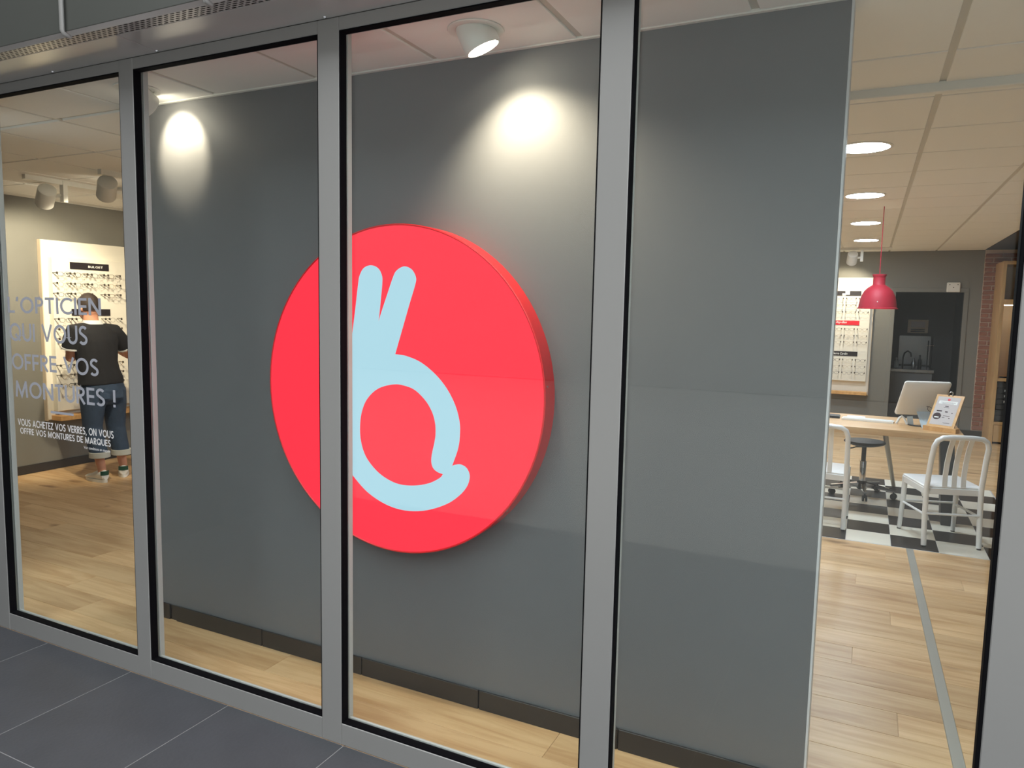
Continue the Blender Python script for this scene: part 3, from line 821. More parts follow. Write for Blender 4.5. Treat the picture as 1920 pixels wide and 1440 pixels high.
# ------------------------------------------------------------------ the man at the left display
def person():
    t = thing('person', 'man in black polo shirt and rolled-up jeans seen from behind, facing the left display', 'person', (-6.33, 2.33, 0))
    V = Vector
    def ell(cx, cy, z, ax, ay, n=22, tilt=0):
        return [V((cx+ax*math.cos(2*PI*j/n), cy+ay*math.sin(2*PI*j/n), z+tilt*math.cos(2*PI*j/n))) for j in range(n)]
    # forward is -x, his left is -y
    shL, shR = V((-6.37, 2.062, 1.385)), V((-6.37, 2.440, 1.378))
    elL, elR = V((-6.43, 2.060, 1.150)), V((-6.43, 2.640, 1.150))
    wrL, wrR = V((-6.64, 2.215, 1.205)), V((-6.69, 2.600, 1.260))
    hipL, hipR = V((-6.35, 2.205, .86)), V((-6.35, 2.405, .85))
    knL, knR = V((-6.36, 2.195, .50)), V((-6.36, 2.425, .48))
    anL, anR = V((-6.275, 2.212, .12)), V((-6.315, 2.455, .11))
    body = MB()
    # trunk, neck and head
    body.ring_loft([ell(-6.35, 2.30, .80, .10, .15), ell(-6.35, 2.295, .92, .11, .17), ell(-6.35, 2.265, 1.10, .10, .155), ell(-6.36, 2.255, 1.28, .11, .17), ell(-6.37, 2.25, 1.40, .085, .15), ell(-6.37, 2.242, 1.455, .06, .075)])
    body.ring_loft([ell(-6.37, 2.238, 1.40, .062, .068), ell(-6.375, 2.232, 1.47, .058, .064), ell(-6.385, 2.228, 1.54, .062, .064), ell(-6.39, 2.226, 1.60, .06, .062)])
    body.ellipsoid((-6.395, 2.225, 1.612), (.098, .082, .112))
    body.ellipsoid((-6.430, 2.223, 1.548), (.058, .058, .062))                       # jaw
    body.tube([(-6.485, 2.222, 1.61), (-6.510, 2.222, 1.585), (-6.492, 2.222, 1.575)], [.010, .014, .010], 8)   # nose
    for s in (-1, 1):
        body.ellipsoid((-6.375, 2.225+s*.086, 1.597), (.017, .010, .031), 10, 8)      # ears
    for sh_, el, wr, s in ((shL, elL, wrL, -1), (shR, elR, wrR, 1)):
        body.tube([sh_, sh_.lerp(el, .3), sh_.lerp(el, .8), el, el.lerp(wr, .25), el.lerp(wr, .7), wr], [.060, .054, .046, .043, .044, .034, .027], 14)
        f = (wr-el).normalized(); side = V((0, 0, 1)).cross(f).normalized(); up = f.cross(side)
        palm = wr+f*.055
        body.tube([wr, wr+f*.03, palm, wr+f*.095], [.026, .032, .037, .034], 12, flat=.5)
        for k in range(4):
            b0 = wr+f*.085+side*((k-1.5)*.019)
            ln = (.072, .082, .078, .062)[k] if s < 0 else (.062, .078, .082, .072)[k]
            body.tube([b0-f*.02, b0, b0+f*ln*.45-up*.004, b0+f*ln*.75-up*.018, b0+f*ln*.95-up*.036], [.009, .0092, .0088, .008, .0065], 8)
        th = side*(-s)
        body.tube([wr+f*.02+th*.015, wr+f*.045+th*.038, wr+f*.075+th*.052-up*.012, wr+f*.098+th*.054-up*.026], [.012, .0115, .0105, .008], 8)
    for hp, kn, an in ((hipL, knL, anL), (hipR, knR, anR)):
        body.tube([hp, hp.lerp(kn, .5), kn, kn.lerp(an, .35), kn.lerp(an, .8), an, an-V((0, 0, .05))], [.085, .072, .054, .056, .040, .036, .034], 14)
    me = merged(body, .0075, 3)
    d = woff(t)
    for v in me.vertices: v.co -= d
    bo = link('body', me, 'skin', t)
    for s in (-1, 1):
        obj('eye', MB().ellipsoid((-6.484, 2.223+s*.031, 1.622), (.010, .013, .009), 10, 8), 'print_white', bo)
    obj('mouth', MB().tube([(-6.482, 2.200, 1.540), (-6.490, 2.222, 1.538), (-6.482, 2.244, 1.540)], .005, 6), 'sign_red', bo)
    # hair: short, covering crown, back and sides
    h = MB(); rings = []
    for i in range(13):
        a = PI*(i/12)*.60; q = math.sin(max(a, .02)); z = math.cos(a)
        ring = []
        for j in range(26):
            th = 2*PI*j/26
            drop = 1.0
            front = max(0, -math.cos(th))
            zz = z if i < 7 else z*(1-.9*front)+math.cos(PI*.3)*.9*front
            ring.append(V((-6.393+.106*q*math.cos(th), 2.225+.0885*q*math.sin(th), 1.615+.121*zz)))
        rings.append(ring)
    h.ring_loft(rings, cap=True)
    obj('hair', h, 'hair', t, smooth=True)
    # polo shirt
    s_ = MB()
    s_.ring_loft([ell(-6.35, 2.288, .900, .125, .213, tilt=0), ell(-6.35, 2.288, .955, .128, .208), ell(-6.35, 2.268, 1.04, .122, .192), ell(-6.35, 2.258, 1.11, .120, .187), ell(-6.355, 2.256, 1.22, .128, .197),
                  ell(-6.36, 2.256, 1.31, .130, .208), ell(-6.365, 2.252, 1.375, .118, .205), ell(-6.37, 2.247, 1.425, .092, .150), ell(-6.372, 2.242, 1.462, .070, .082)])
    for sh_, el in ((shL, elL), (shR, elR)):
        out = V((0, -.012 if sh_ is shL else .012, 0))
        s_.tube([sh_+V((0, .10 if sh_ is shL else -.10, .015)), sh_, sh_.lerp(el, .30)+out, sh_.lerp(el, .62)+out], [.070, .078, .074, .072], 16)
    me = merged(s_, .0095, 5)
    for v in me.vertices: v.co -= d
    so = link('polo_shirt', me, 'shirt_black', t)
    obj('collar', MB().ring_loft([ell(-6.371, 2.2425, 1.452, .080, .090), ell(-6.372, 2.241, 1.470, .075, .082), ell(-6.374, 2.239, 1.488, .070, .076), ell(-6.374, 2.239, 1.486, .064, .070)]), 'shirt_white', so, smooth=True)
    for sh_, el in ((shL, elL), (shR, elR)):
        out = V((0, -.012 if sh_ is shL else .012, 0)); dn = (el-sh_).normalized()
        a = sh_.lerp(el, .62)+out
        obj('sleeve_trim', MB().tube([a-dn*.004, a+dn*.010], [.0755, .0745], 20), 'shirt_white', so, smooth=True)
    # jeans
    j_ = MB()
    j_.ring_loft([ell(-6.35, 2.292, .950, .112, .186), ell(-6.35, 2.296, .90, .122, .200), ell(-6.345, 2.302, .84, .130, .206), ell(-6.345, 2.303, .76, .118, .196), ell(-6.345, 2.305, .71, .085, .15)])
    cfL, cfR = V((-6.29, 2.200, .262)), V((-6.315, 2.438, .248))
    for hp, kn, cf in ((hipL, knL, cfL), (hipR, knR, cfR)):
        j_.tube([hp, hp.lerp(kn, .35), hp.lerp(kn, .7), kn, kn.lerp(cf, .5), cf], [.108, .107, .092, .083, .078, .076], 18)
    me = merged(j_, .0095, 4)
    for v in me.vertices: v.co -= d
    jo = link('jeans', me, 'denim', t)
    for cf in (cfL, cfR):
        obj('cuff', MB().ring_loft([ell(cf.x, cf.y, cf.z+.022, .080, .080), ell(cf.x+.004, cf.y+.002, cf.z+.020, .088, .087), ell(cf.x+.006, cf.y+.002, cf.z-.026, .090, .088), ell(cf.x+.004, cf.y, cf.z-.030, .078, .077)]), 'denim_inside', jo, smooth=True)
    for yy in (2.232, 2.366):
        obj('back_pocket', MB().obox((-6.226, yy, .825), (0, 1, 0), (1, 0, .10), (-.10, 0, 1), .046, .004, .052), 'denim', jo)
    # trainers
    for an, fd in ((anL, V((-.98, .05, 0))), (anR, V((-.80, .58, 0)))):
        fd = fd.normalized(); sd = V((-fd.y, fd.x, 0)); hb = V((an.x, an.y, 0))-fd*.060
        def foot(s0, wd, h0, h1, n=20):
            c_ = hb+fd*s0
            return [c_+sd*(wd*math.cos(2*PI*k/n))+V((0, 0, (h0+h1)/2+(h1-h0)/2*math.sin(2*PI*k/n))) for k in range(n)]
        up = MB().ring_loft([foot(.002, .022, .03, .085), foot(.012, .036, .02, .112), foot(.05, .040, .02, .120), foot(.10, .041, .02, .112), foot(.15, .045, .02, .090), foot(.20, .048, .02, .068), foot(.25, .044, .02, .058), foot(.282, .030, .02, .045), foot(.292, .012, .02, .034)])
        sh_o = obj('shoe', up, 'shoe_white', t, smooth=True)
        out = []
        for k in range(28):
            th = 2*PI*k/28; c_, q_ = math.cos(th), math.sin(th)
            ww = .046+.006*c_
            out.append(hb+fd*(.146+.152*c_)+sd*(ww*q_))
        obj('sole', MB().ring_loft([[p+V((0, 0, z)) for p in out] for z in (.0005, .026)]), 'shoe_white', sh_o, smooth=True)
        obj('heel_tab', MB().ring_loft([[hb+fd*(-.004+.030*(1-math.cos(a)))+sd*(.042*math.sin(a))+V((0, 0, z)) for a in [x_*PI/9-PI/2.2 for x_ in range(9)]]+[hb+fd*(.004+.030*(1-math.cos(a)))+sd*(.034*math.sin(a))+V((0, 0, z)) for a in [x_*PI/9-PI/2.2 for x_ in reversed(range(9))]] for z in (.070, .108)]), 'shoe_green', sh_o)
    return t
person()

# ------------------------------------------------------------------ desk and what stands on it
dk = thing('desk', 'pale wooden desk with black steel leg on the chequered floor', 'desk', (-.1, 5.0, 0))
obj('desk_top', MB().cbox(-1.05, .735, 4.56, 5.43, .690, .745, .003), 'desk_wood', dk)
obj('leg', MB().add([(.575, 4.60, .689), (.675, 4.60, .689), (.675, 4.72, .689), (.575, 4.72, .689), (.625, 4.58, .0), (.730, 4.58, .0), (.730, 4.76, .0), (.625, 4.76, .0)],
                    [(0, 1, 2, 3), (7, 6, 5, 4), (0, 4, 5, 1), (1, 5, 6, 2), (2, 6, 7, 3), (3, 7, 4, 0)]), 'black_plastic', dk)
obj('leg', MB().tube([(.185, 5.30, .69), (.325, 5.93, .0)], [.024, .018], 14), 'pale_leg', dk, smooth=True)
obj('leg', MB().tube([(-.80, 5.30, .69), (-.92, 5.93, .0)], [.026, .018], 14), 'desk_wood', dk, smooth=True)
obj('leg', MB().tube([(-.90, 4.70, .69), (-.98, 4.60, .0)], [.026, .018], 14), 'desk_wood', dk, smooth=True)

# computer screen seen from behind, tilted back
sxv = Vector((.951, .309, 0)); nb = Vector((.309, -.951, 0))
mo = thing('computer_monitor', 'white computer monitor seen from the back, tilted, on the desk', 'monitor', (.45, 4.98, .745))
upv = (Vector((0, 0, .295))+nb*.185).normalized(); nv = sxv.cross(upv)
BL = Vector((.252, 4.985, .828)); W_, H_ = .365, .355
cc = BL+sxv*W_/2+upv*H_/2
def round_rect(w2, h2, r_, n_=5):
    out_ = []
    for cx_, cy_, a_ in ((w2-r_, h2-r_, 0), (-w2+r_, h2-r_, 90), (-w2+r_, -h2+r_, 180), (w2-r_, -h2+r_, 270)):
        out_ += [(cx_+r_*math.cos(math.radians(a_+90*i/n_)), cy_+r_*math.sin(math.radians(a_+90*i/n_))) for i in range(n_+1)]
    return out_
rings = []
for ins, dz_ in ((.004, -.011), (0, -.008), (0, .004), (.006, .010), (.02, .0125)):
    rings.append([cc+sxv*p[0]+upv*p[1]+nv*dz_ for p in round_rect(W_/2-ins, H_/2-ins, .022-ins*.5)])
obj('shell', MB().ring_loft(rings), 'white_lacquer', mo, smooth=True)
obj('screen', MB().obox(cc-nv*.0125, sxv, upv, nv, W_/2-.012, H_/2-.012, .0012), 'black_plastic', mo)
obj('badge', MB().obox(BL+sxv*.075+upv*.032+nv*.0115, sxv, upv, nv, .010, .010, .0006), 'metal_grey', mo)
a0 = BL+sxv*.165+upv*.045+nv*.012
obj('stand', MB().add([a0-sxv*.0, a0+sxv*.105, Vector((.505, 4.80, .746)), Vector((.455, 4.80, .746)), a0-nv*-.010, a0+sxv*.105+nv*.010, Vector((.505, 4.79, .746)), Vector((.455, 4.79, .746))],
                      [(0, 1, 2, 3), (7, 6, 5, 4), (0, 4, 5, 1), (1, 5, 6, 2), (2, 6, 7, 3), (3, 7, 4, 0)]), 'pale_blue_grey', mo)
obj('foot', MB().tube([(.272, 4.95, .750), (.292, 4.955, .800), (.310, 4.96, .815), (.326, 4.955, .800), (.352, 4.94, .750)], .010, 10), 'white_lacquer', mo, smooth=True)
obj('foot_plate', MB().obox((.375, 4.96, .783), (1, 0, .15), (0, 1, 0), (-.15, 0, 1), .022, .004, .036), 'pale_blue_grey', mo)
tag(obj('power_cable', MB().tube([(.36, 4.93, .752), (.41, 4.88, .751), (.47, 4.86, .755), (.51, 4.83, .753), (.545, 4.80, .752)], .006, 8), 'black_plastic', smooth=True), 'black cable lying on the desk below the monitor', 'cable')
bs = place_spectacles(a0+sxv*.12+upv*.03+nv*.03, .35, ('square', 'acetate_black', .0019, ''), 'black spectacles lying on the monitor stand', None)
bs.rotation_euler = (-.5, .55, .35)

# menu clipboard in a wooden holder
ex_ = Vector((.886, -.464, 0)); bk = Vector((.464, .886, 0))
upc = (Vector((0, 0, .272))+bk*.175).normalized(); nc = ex_.cross(upc)
BLc = Vector((.482, 4.745, .776))
cb = thing('menu_clipboard', 'wooden clipboard with a printed grey sheet standing in a block on the desk', 'clipboard', (.57, 4.73, .745))
obj('board', MB().obox(BLc+ex_*.105+upc*.150, ex_, upc, nc, .105, .150, .005), 'ledge_wood', cb)
sh_ = obj('sheet', MB().obox(BLc+ex_*.103+upc*.150+nc*.0056, ex_, upc, nc, .086, .130, .0006), 'paper_grey', cb)
def print_on(x0, x1, z0, z1, m_, nm='print'):
    obj(nm, MB().obox(BLc+ex_*((x0+x1)/2)+upc*((z0+z1)/2)+nc*.0066, ex_, upc, nc, (x1-x0)/2, (z1-z0)/2, .0004), m_, sh_)
print_on(.035, .175, .214, .242, 'print_white', 'title_band')
print_on(.050, .160, .226, .231, 'print_dark'); print_on(.060, .150, .217, .220, 'print_dark')
print_on(.085, .125, .180, .183, 'print_dark'); print_on(.092, .118, .190, .196, 'print_dark')
print_on(.040, .080, .142, .152, 'print_dark'); print_on(.105, .125, .138, .148, 'print_dark'); print_on(.155, .165, .132, .138, 'print_dark')
print_on(.100, .150, .104, .107, 'print_dark'); print_on(.095, .115, .088, .092, 'print_dark'); print_on(.145, .155, .084, .090, 'print_dark'); print_on(.115, .165, .040, .043, 'print_dark')
obj('logo', MB().disc_axis([(.011, .0062), (.011, .0068), (.002, .0069)], BLc+ex_*.105+upc*.256, nc, 20), 'sign_red', sh_)
star = MB(); c_ = BLc+ex_*.055+upc*.098
star.ring_loft([[c_+nc*h_+(ex_*math.cos(2*PI*k/36)+upc*math.sin(2*PI*k/36))*(.033 if k % 2 else .029) for k in range(36)] for h_ in (.0062, .0070)])
se = obj('seal', star, 'print_dark', sh_)
obj('seal_band', MB().obox(c_-upc*.010+nc*.0074, ex_, upc, nc, .017, .005, .0003), 'print_white', sh_)
obj('clip', MB().tube([BLc+ex_*.09+upc*.292+nc*.008, BLc+ex_*.09+upc*.315+nc*.014, BLc+ex_*.105+upc*.328+nc*.010, BLc+ex_*.12+upc*.315+nc*.014, BLc+ex_*.12+upc*.292+nc*.008], .005, 8), 'chrome', cb, smooth=True)
obj('holder', MB().obox(BLc+ex_*.115-Vector((0, 0, .012))-bk*.004, ex_, bk, (0, 0, 1), .125, .035, .0185), 'ledge_wood', cb)

kb = thing('keyboard', 'white flat keyboard on the desk left of the monitor', 'keyboard', (.05, 5.01, .745))
kx = Vector((.965, -.10, 0)).normalized(); ky = Vector((.10, .965, 0)).normalized()
obj('case', MB().obox((.05, 5.01, .753), kx, ky, (0, 0, 1), .205, .062, .0075), 'white_lacquer', kb)
for r_ in range(4):
    obj('key_row', MB().obox(Vector((.05, 5.01, .762))+ky*(-.042+.028*r_), kx, ky, (0, 0, 1), .192, .011, .0022), 'label_white', kb)
tag(obj('notebook', MB().cbox(-.34, -.175, 5.03, 5.20, .7455, .757, .001).cbox(-.33, -.18, 5.04, 5.19, .757, .764, .001), 'black_leather'), 'dark notebook at the left edge of the desk, beside the partition', 'notebook')
tag(obj('paper_sheet', MB().cbox(-.12, .03, 5.14, 5.30, .7455, .748, .0006), 'print_white'), 'white paper lying on the desk behind the keyboard', 'paper')

# ------------------------------------------------------------------ aluminium chairs
def make_chair(label, loc, rotz):
    """local: faces +y, origin on the floor below the seat's centre"""
    t = thing('chair', label, 'chair', loc, rotz, 'brushed aluminium chairs at the desk')
    P_ = lambda n_, mb, par=None, sm=False, m_='aluminium': obj(n_, mb, m_, par or t, sm, True)
    W, Dp = .185, .20
    st = MB()
    st.cbox(-.200, .200, -.19, .215, .425, .447, .006)
    s_ = P_('seat', st)
    P_('apron', MB().cbox(-.196, .196, -.198, -.186, .385, .430, .002).cbox(-.202, -.192, -.19, .21, .385, .430, .002).cbox(.192, .202, -.19, .21, .385, .430, .002).cbox(-.196, .196, .205, .215, .385, .430, .002))
    P_('seat_dish', MB().ellipsoid((0, .01, .4445), (.165, .165, .0055), 24, 8), s_, True)
    # rear legs and back hoop: one bent tube
    pts = [(-W, -.225, .012), (-W, -.205, .20), (-W+.002, -.195, .43), (-W+.004, -.235, .65), (-W+.006, -.262, .745), (-W+.022, -.272, .790), (-W+.055, -.277, .812), (-.06, -.279, .818)]
    loop = pts+[(-p[0], p[1], p[2]) for p in reversed(pts)]
    P_('back_hoop', MB().tube(loop, .0185, 12), None, True)
    for s in (-1, 1):
        P_('leg', MB().tube([(s*.188, .195, .43), (s*.190, .205, .22), (s*.196, .225, .012)], [.020, .018, .016], 12), None, True)
    for x_ in (-.062, 0, .062):
        P_('slat', MB().ring_loft([[(x_+a, y_+b, z_) for a, b in ((-.017, -.004), (.017, -.004), (.017, .004), (-.017, .004))] for y_, z_ in ((-.192, .445), (-.190, .52), (-.205, .62), (-.235, .72), (-.277, .812))]))
    P_('stretcher', MB().tube([(-W, -.213, .245), (W, -.213, .245)], .009, 8), None, True)
    P_('stretcher', MB().tube([(-.191, .207, .235), (.191, .207, .235)], .009, 8), None, True)
    for s in (-1, 1):
        P_('stretcher', MB().tube([(s*W, -.21, .235), (s*.191, .207, .225)], .009, 8), None, True)
    for x_, y_ in ((-W, -.2255), (W, -.2255), (-.1965, .226), (.1965, .226)):
        P_('foot_cap', MB().lathe([(.013, 0), (.0145, .002), (.0145, .014), (.012, .016)], (x_, y_, 0), n=14), None, True, 'black_plastic')
    return t
c1 = make_chair('aluminium slat-back chair on the right, in front of the desk', (.572, 4.150, 0.0012), .30)
dup(c1, (-.262, 4.235, 0.0012), 'aluminium slat-back chair half hidden behind the end of the partition', 0.0)

# ------------------------------------------------------------------ swivel stool
stl = thing('swivel_stool', 'black round swivel stool with chrome base under the desk', 'stool', (.04, 5.38, 0.0012))
sx, sy = .04, 5.38
obj('seat', MB().lathe([(.02, .462), (.10, .466), (.165, .486), (.178, .50), (.170, .512), (.10, .520), (.005, .521)], (sx, sy, 0), n=40), 'black_leather', stl, smooth=True)
obj('gas_column', MB().lathe([(.020, .30), (.020, .465)], (sx, sy, 0), n=20), 'black_plastic', stl, smooth=True)
obj('sleeve', MB().lathe([(.028, .10), (.028, .315), (.026, .320)], (sx, sy, 0), n=24), 'chrome', stl, smooth=True)
obj('lever', MB().tube([(sx, sy-.01, .455), (sx-.07, sy-.03, .452), (sx-.10, sy-.04, .44), (sx-.135, sy-.05, .437)], .006, 8), 'black_plastic', stl, smooth=True)
obj('hub', MB().lathe([(.036, .055), (.044, .065), (.044, .125), (.036, .135)], (sx, sy, 0), n=24), 'black_plastic', stl, smooth=True)
for k in range(5):
    a = math.radians(-84+72*k); d_ = Vector((math.cos(a), math.sin(a), 0)); s_ = Vector((-d_.y, d_.x, 0))
    c_ = Vector((sx, sy, 0))
    leg = obj('leg', MB().add([c_+d_*.04+s_*.020+Vector((0, 0, .075)), c_+d_*.04-s_*.020+Vector((0, 0, .075)), c_+d_*.04-s_*.020+Vector((0, 0, .12)), c_+d_*.04+s_*.020+Vector((0, 0, .12)),
                           c_+d_*.285+s_*.013+Vector((0, 0, .070)), c_+d_*.285-s_*.013+Vector((0, 0, .070)), c_+d_*.285-s_*.013+Vector((0, 0, .092)), c_+d_*.285+s_*.013+Vector((0, 0, .092))],
                          [(0, 1, 2, 3), (7, 6, 5, 4), (0, 4, 5, 1), (1, 5, 6, 2), (2, 6, 7, 3), (3, 7, 4, 0)]), 'chrome', stl)
    e_ = c_+d_*.272
    w_ = MB()
    for q in (-1, 1): w_.disc_axis([(.026, -.008), (.028, -.005), (.028, .005), (.026, .008)], e_+s_*(.013*q)+Vector((0, 0, .0282)), s_, 18)
    w_.tube([e_+Vector((0, 0, .03)), e_+Vector((0, 0, .075))], .008, 8)
    obj('caster', w_, 'black_plastic', leg, smooth=True)

# ------------------------------------------------------------------ pendant lamp
pd = thing('pendant_lamp', 'red bell-shaped pendant lamp hanging over the desk on a red cord', 'lamp', (.066, 5.18, ZC))
px_, py_ = .066, 5.18
obj('shade', MB().lathe([(.052, 2.010), (.054, 2.018), (.058, 2.026), (.058, 2.032), (.052, 2.033), (.049, 2.020), (.049, 1.945), (.054, 1.938), (.085, 1.918), (.113, 1.888), (.133, 1.848), (.143, 1.815), (.149, 1.778), (.154, 1.742), (.164, 1.736), (.164, 1.730),
                          (.150, 1.731), (.145, 1.778), (.139, 1.815), (.129, 1.846), (.109, 1.884), (.082, 1.913), (.050, 1.932), (.046, 1.945), (.046, 2.010)], (px_, py_, 0), n=48, close=True), 'pendant_red', pd, smooth=True)
obj('cord', MB().tube([(px_, py_, 2.015), (px_, py_, ZC)], .0035, 8), 'pendant_red', pd)
obj('bulb', MB().ellipsoid((px_, py_, 1.83), (.035, .035, .045), 16, 10), 'lamp_glow', pd)
obj('rivet', MB().ellipsoid((px_-.004, py_-.147, 1.79), (.005, .004, .005), 10, 8), 'print_white', pd)

# ------------------------------------------------------------------ doorway and kitchenette
df = struct_empty('door_1', (DX0, YB, 0))
obj('jamb', MB().cbox(DX0-.06, DX0, YB-.015, YB+.11, 0, DZ, .003), 'grey_paint', df)
obj('jamb', MB().cbox(DX1, DX1+.06, YB-.015, YB+.11, 0, DZ, .003), 'grey_paint', df)
obj('head', MB().cbox(DX0-.06, DX1+.06, YB-.015, YB+.11, DZ, DZ+.06, .003), 'grey_paint', df)
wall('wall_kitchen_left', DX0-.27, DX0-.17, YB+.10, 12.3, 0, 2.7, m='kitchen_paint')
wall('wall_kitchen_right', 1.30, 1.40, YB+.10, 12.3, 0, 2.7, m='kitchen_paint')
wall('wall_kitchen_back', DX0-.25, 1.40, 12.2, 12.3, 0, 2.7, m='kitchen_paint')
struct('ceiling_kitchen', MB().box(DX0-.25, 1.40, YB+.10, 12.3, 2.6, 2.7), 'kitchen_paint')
ku = thing('kitchen_unit', 'low grey kitchen cabinet with a steel edge inside the dark doorway', 'cabinet', (.60, 11.4, 0))
obj('body', MB().cbox(.20, .965, 11.18, 11.95, .0, .79, .004), 'kitchen_front', ku)
obj('worktop', MB().cbox(.19, .985, 11.14, 11.96, .791, .845, .006), 'kitchen_steel', ku)
obj('handle', MB().tube([(.84, 11.165, .66), (.93, 11.165, .66)], .008, 8), 'chrome', ku)
obj('sink', MB().lathe([(.10, .846), (.17, .8465), (.172, .850), (.10, .8505)], (.62, 11.55, 0), n=28, close=True), 'kitchen_steel', ku)
tag(obj('tap', MB().tube([(.55, 11.40, .846), (.55, 11.40, 1.02), (.565, 11.40, 1.09), (.61, 11.40, 1.125), (.655, 11.40, 1.09), (.665, 11.40, 1.03)], .013, 10), 'black_plastic', smooth=True), 'black arched tap on the kitchen worktop in the doorway', 'tap')
def bottle(x_, y_, h_, r_, m_, label):
    tag(obj('bottle', MB().lathe([(r_*.9, .846), (r_, .852), (r_, .846+h_*.6), (r_*.4, .846+h_*.75), (r_*.38, .846+h_), (r_*.3, .846+h_)], (x_, y_, 0), n=18), m_, smooth=True), label, 'bottle', 'things by the sink')
bottle(.70, 11.35, .17, .035, 'kitchen_steel', 'squat steel bottle right of the tap in the dark kitchen')
bottle(.79, 11.40, .22, .030, 'black_plastic', 'tall black bottle beside the steel one in the dark kitchen')
bottle(.46, 11.45, .16, .034, 'pale_blue_grey', 'pale bottle left of the tap in the dark kitchen')
tag(obj('splashback', MB().cbox(.50, .98, 12.16, 12.199, .86, 1.36, .004), 'kitchen_steel'), 'grey steel splashback behind the kitchen tap', 'splashback')
cp = thing('control_panel', 'beige framed control panel with a screen on the dark kitchen wall', 'control panel', (.76, 12.2, 1.52))
obj('frame', MB().cbox(.615, .925, 12.17, 12.199, 1.405, 1.635, .006), 'display_side', cp)
obj('screen', MB().cbox(.665, .875, 12.163, 12.171, 1.50, 1.60, .003), 'paper_grey', cp)
obj('button_row', MB().cbox(.665, .875, 12.163, 12.171, 1.455, 1.475, .002), 'clip_dark', cp)
obj('button_row', MB().cbox(.665, .875, 12.163, 12.171, 1.425, 1.445, .002), 'clip_dark', cp)
rl = thing('rail_stand', 'slim dark upright stand at the right end of the kitchen worktop', 'stand', (.93, 11.5, .846))
obj('post', MB().tube([(.90, 11.5, .846), (.90, 11.5, 1.30)], .008, 8), 'black_plastic', rl)
obj('post', MB().tube([(.96, 11.5, .846), (.96, 11.5, 1.36)], .008, 8), 'black_plastic', rl)
obj('cross_bar', MB().tube([(.88, 11.5, 1.22), (.98, 11.5, 1.22)], .007, 8), 'chrome', rl)
al = thing('alarm_box', 'small white square alarm box above the doorway', 'alarm', (1.058, YB, 2.10))
obj('case', MB().cbox(.975, 1.142, YB-.045, YB-.0155, 2.036, 2.172, .008), 'white_lacquer', al)
for a_, b_ in ((1.01, 2.14), (1.11, 2.14), (1.058, 2.10)):
    obj('button', MB().lathe([(.006, -.004), (.008, 0)], (a_, YB-.045, b_), 'y', 12), 'metal_grey', al)

# ------------------------------------------------------------------ brick facing behind the cabinet
bw = struct('wall_brick', MB().box(1.41, 2.46, YB-.020, YB, .0, ZC), 'mortar')
bms = []
for q in range(4):
    rnd = random.Random(q); bm_ = MB().cbox(-.097, .097, -.010, .010, -.0258, .0258, .005)
    bm_.v = [(p[0]+rnd.uniform(-.003, .003), p[1]+rnd.uniform(-.004, .002), p[2]+rnd.uniform(-.003, .003)) for p in bm_.v]
    me = bm_.mesh('brick'); me.materials.append(MATS['brick_red']); bms.append(me)
bmh = MB().cbox(-.046, .046, -.010, .010, -.0258, .0258, .005).mesh('brick'); bmh.materials.append(MATS['brick_red'])
for c_ in range(40):
    z_ = .09+c_*.0637+.03
    if z_ > ZC-.02: break
    x_ = 1.41
    if c_ % 2: piece('brick', bmh, bw, (1.46, YB-.026, z_)); x_ = 1.515
    k = 0
    while x_ < 2.44 and (z_ > 2.38 or x_ < 1.62):
        piece('brick', bms[(c_*3+k) % 4], bw, (x_+.102, YB-.026+random.uniform(-.004, .002), z_)); x_ += .205; k += 1

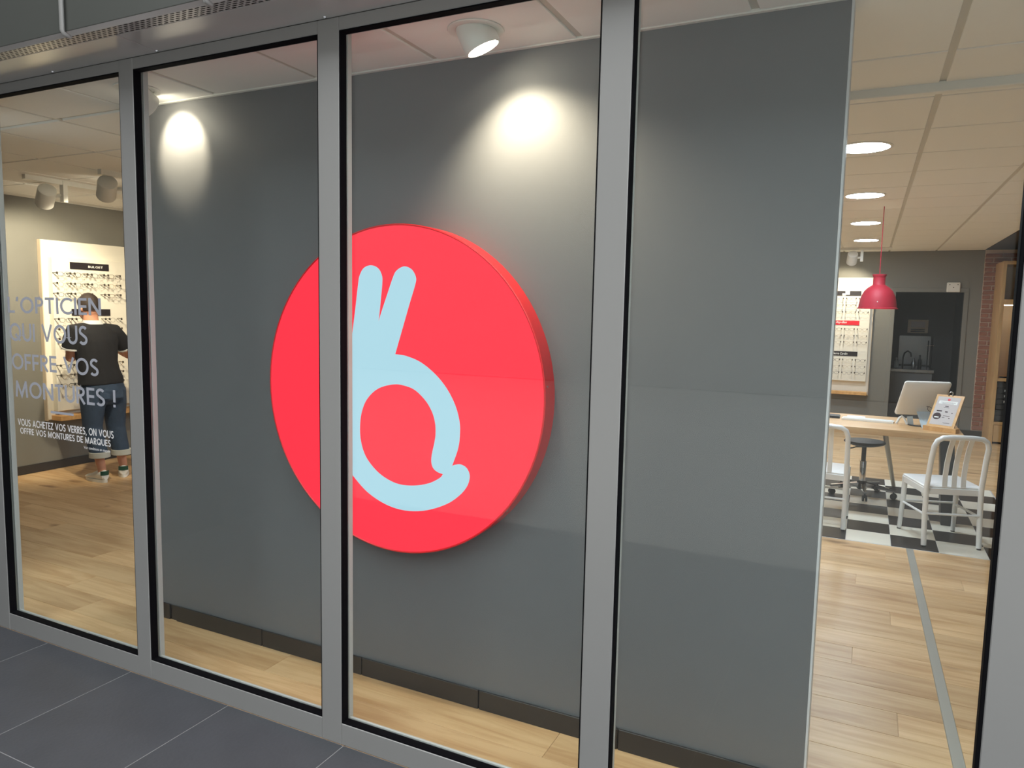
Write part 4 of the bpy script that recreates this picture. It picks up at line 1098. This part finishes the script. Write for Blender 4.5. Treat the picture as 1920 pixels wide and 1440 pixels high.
# ------------------------------------------------------------------ tall wooden cabinet on the right
cx0, cx1, cy0, cy1 = 1.545, 2.36, 9.40, 10.01
cab = thing('shelf_cabinet', 'tall pale wooden shelf cabinet against the brick wall', 'cabinet', (1.95, 9.7, 0))
obj('side_panel', MB().cbox(cx0, cx0+.045, cy0, cy1, 0, 2.425, .002), 'cabinet_wood', cab)
obj('side_panel', MB().cbox(cx1-.045, cx1, cy0, cy1, 0, 2.425, .002), 'cabinet_wood', cab)
for z0_, z1_ in ((2.38, 2.425), (1.86, 1.925), (.845, .885), (.262, .30)):
    obj('shelf', MB().cbox(cx0+.045, cx1-.045, cy0+.002, cy1-.012, z0_, z1_, .002), 'cabinet_wood', cab)
obj('back_board', MB().box(cx0+.045, cx1-.045, cy1-.012, cy1, 0, 2.38), 'display_white', cab)
obj('light_strip', MB().cbox(cx0+.08, cx1-.08, cy0+.30, cy0+.33, 1.848, 1.8595, .002), 'strip_glow', cab)
dw_ = obj('base_drawer', MB().cbox(cx0+.047, cx1-.047, cy0+.004, cy0+.03, .03, .258, .003), 'cabinet_wood', cab)
du = thing('drawer_unit', 'dark drawer unit with white labels standing in the wooden cabinet', 'drawers', (1.95, 9.6, .30))
obj('body', MB().cbox(cx0+.05, cx1-.05, cy0+.06, cy1-.05, .301, .835, .003), 'drawer_dark', du)
for k in range(7):
    z_ = .315+k*.074
    for x_ in (cx0+.056, cx0+.056+.352):
        d_ = obj('drawer', MB().cbox(x_, x_+.346, cy0+.045, cy0+.062, z_, z_+.066, .003), 'drawer_dark', du)
        if 3 <= k <= 6 and k != 6 or k == 6 and x_ > 1.8:
            obj('label', MB().box(x_+.085, x_+.175, cy0+.0435, cy0+.0452, z_+.022, z_+.048), 'label_white', d_)
        obj('knob', MB().ellipsoid((x_+.173, cy0+.040, z_+.012), (.010, .008, .006), 10, 8), 'metal_grey', d_)
cap_ = thing('helmet', 'dark helmet with a white band in the top cubby of the cabinet', 'helmet', (1.86, 9.62, 1.925))
obj('shell', MB().lathe([(.13, 2.00), (.135, 2.05), (.125, 2.12), (.09, 2.18), (.04, 2.21), (.003, 2.215)], (1.86, 9.62, 0), n=28), 'drawer_dark', cap_, smooth=True)
obj('band', MB().lathe([(.12, 1.9255), (.137, 1.9255), (.139, 1.995), (.12, 2.0)], (1.86, 9.62, 0), n=28, close=True), 'print_white', cap_, smooth=True)
tag(obj('spectacle_case', MB().cbox(1.62, 1.72, 9.46, 9.52, .8855, .905, .006), 'black_leather'), 'black spectacle case on the cabinet shelf above the drawers', 'case')
tag(obj('bowl', MB().lathe([(.03, .8855), (.045, .89), (.075, .94), (.07, .94), (.04, .90), (.002, .897)], (1.83, 9.52, 0), n=24), 'print_white', smooth=True), 'small white bowl on the cabinet shelf above the drawers', 'bowl')
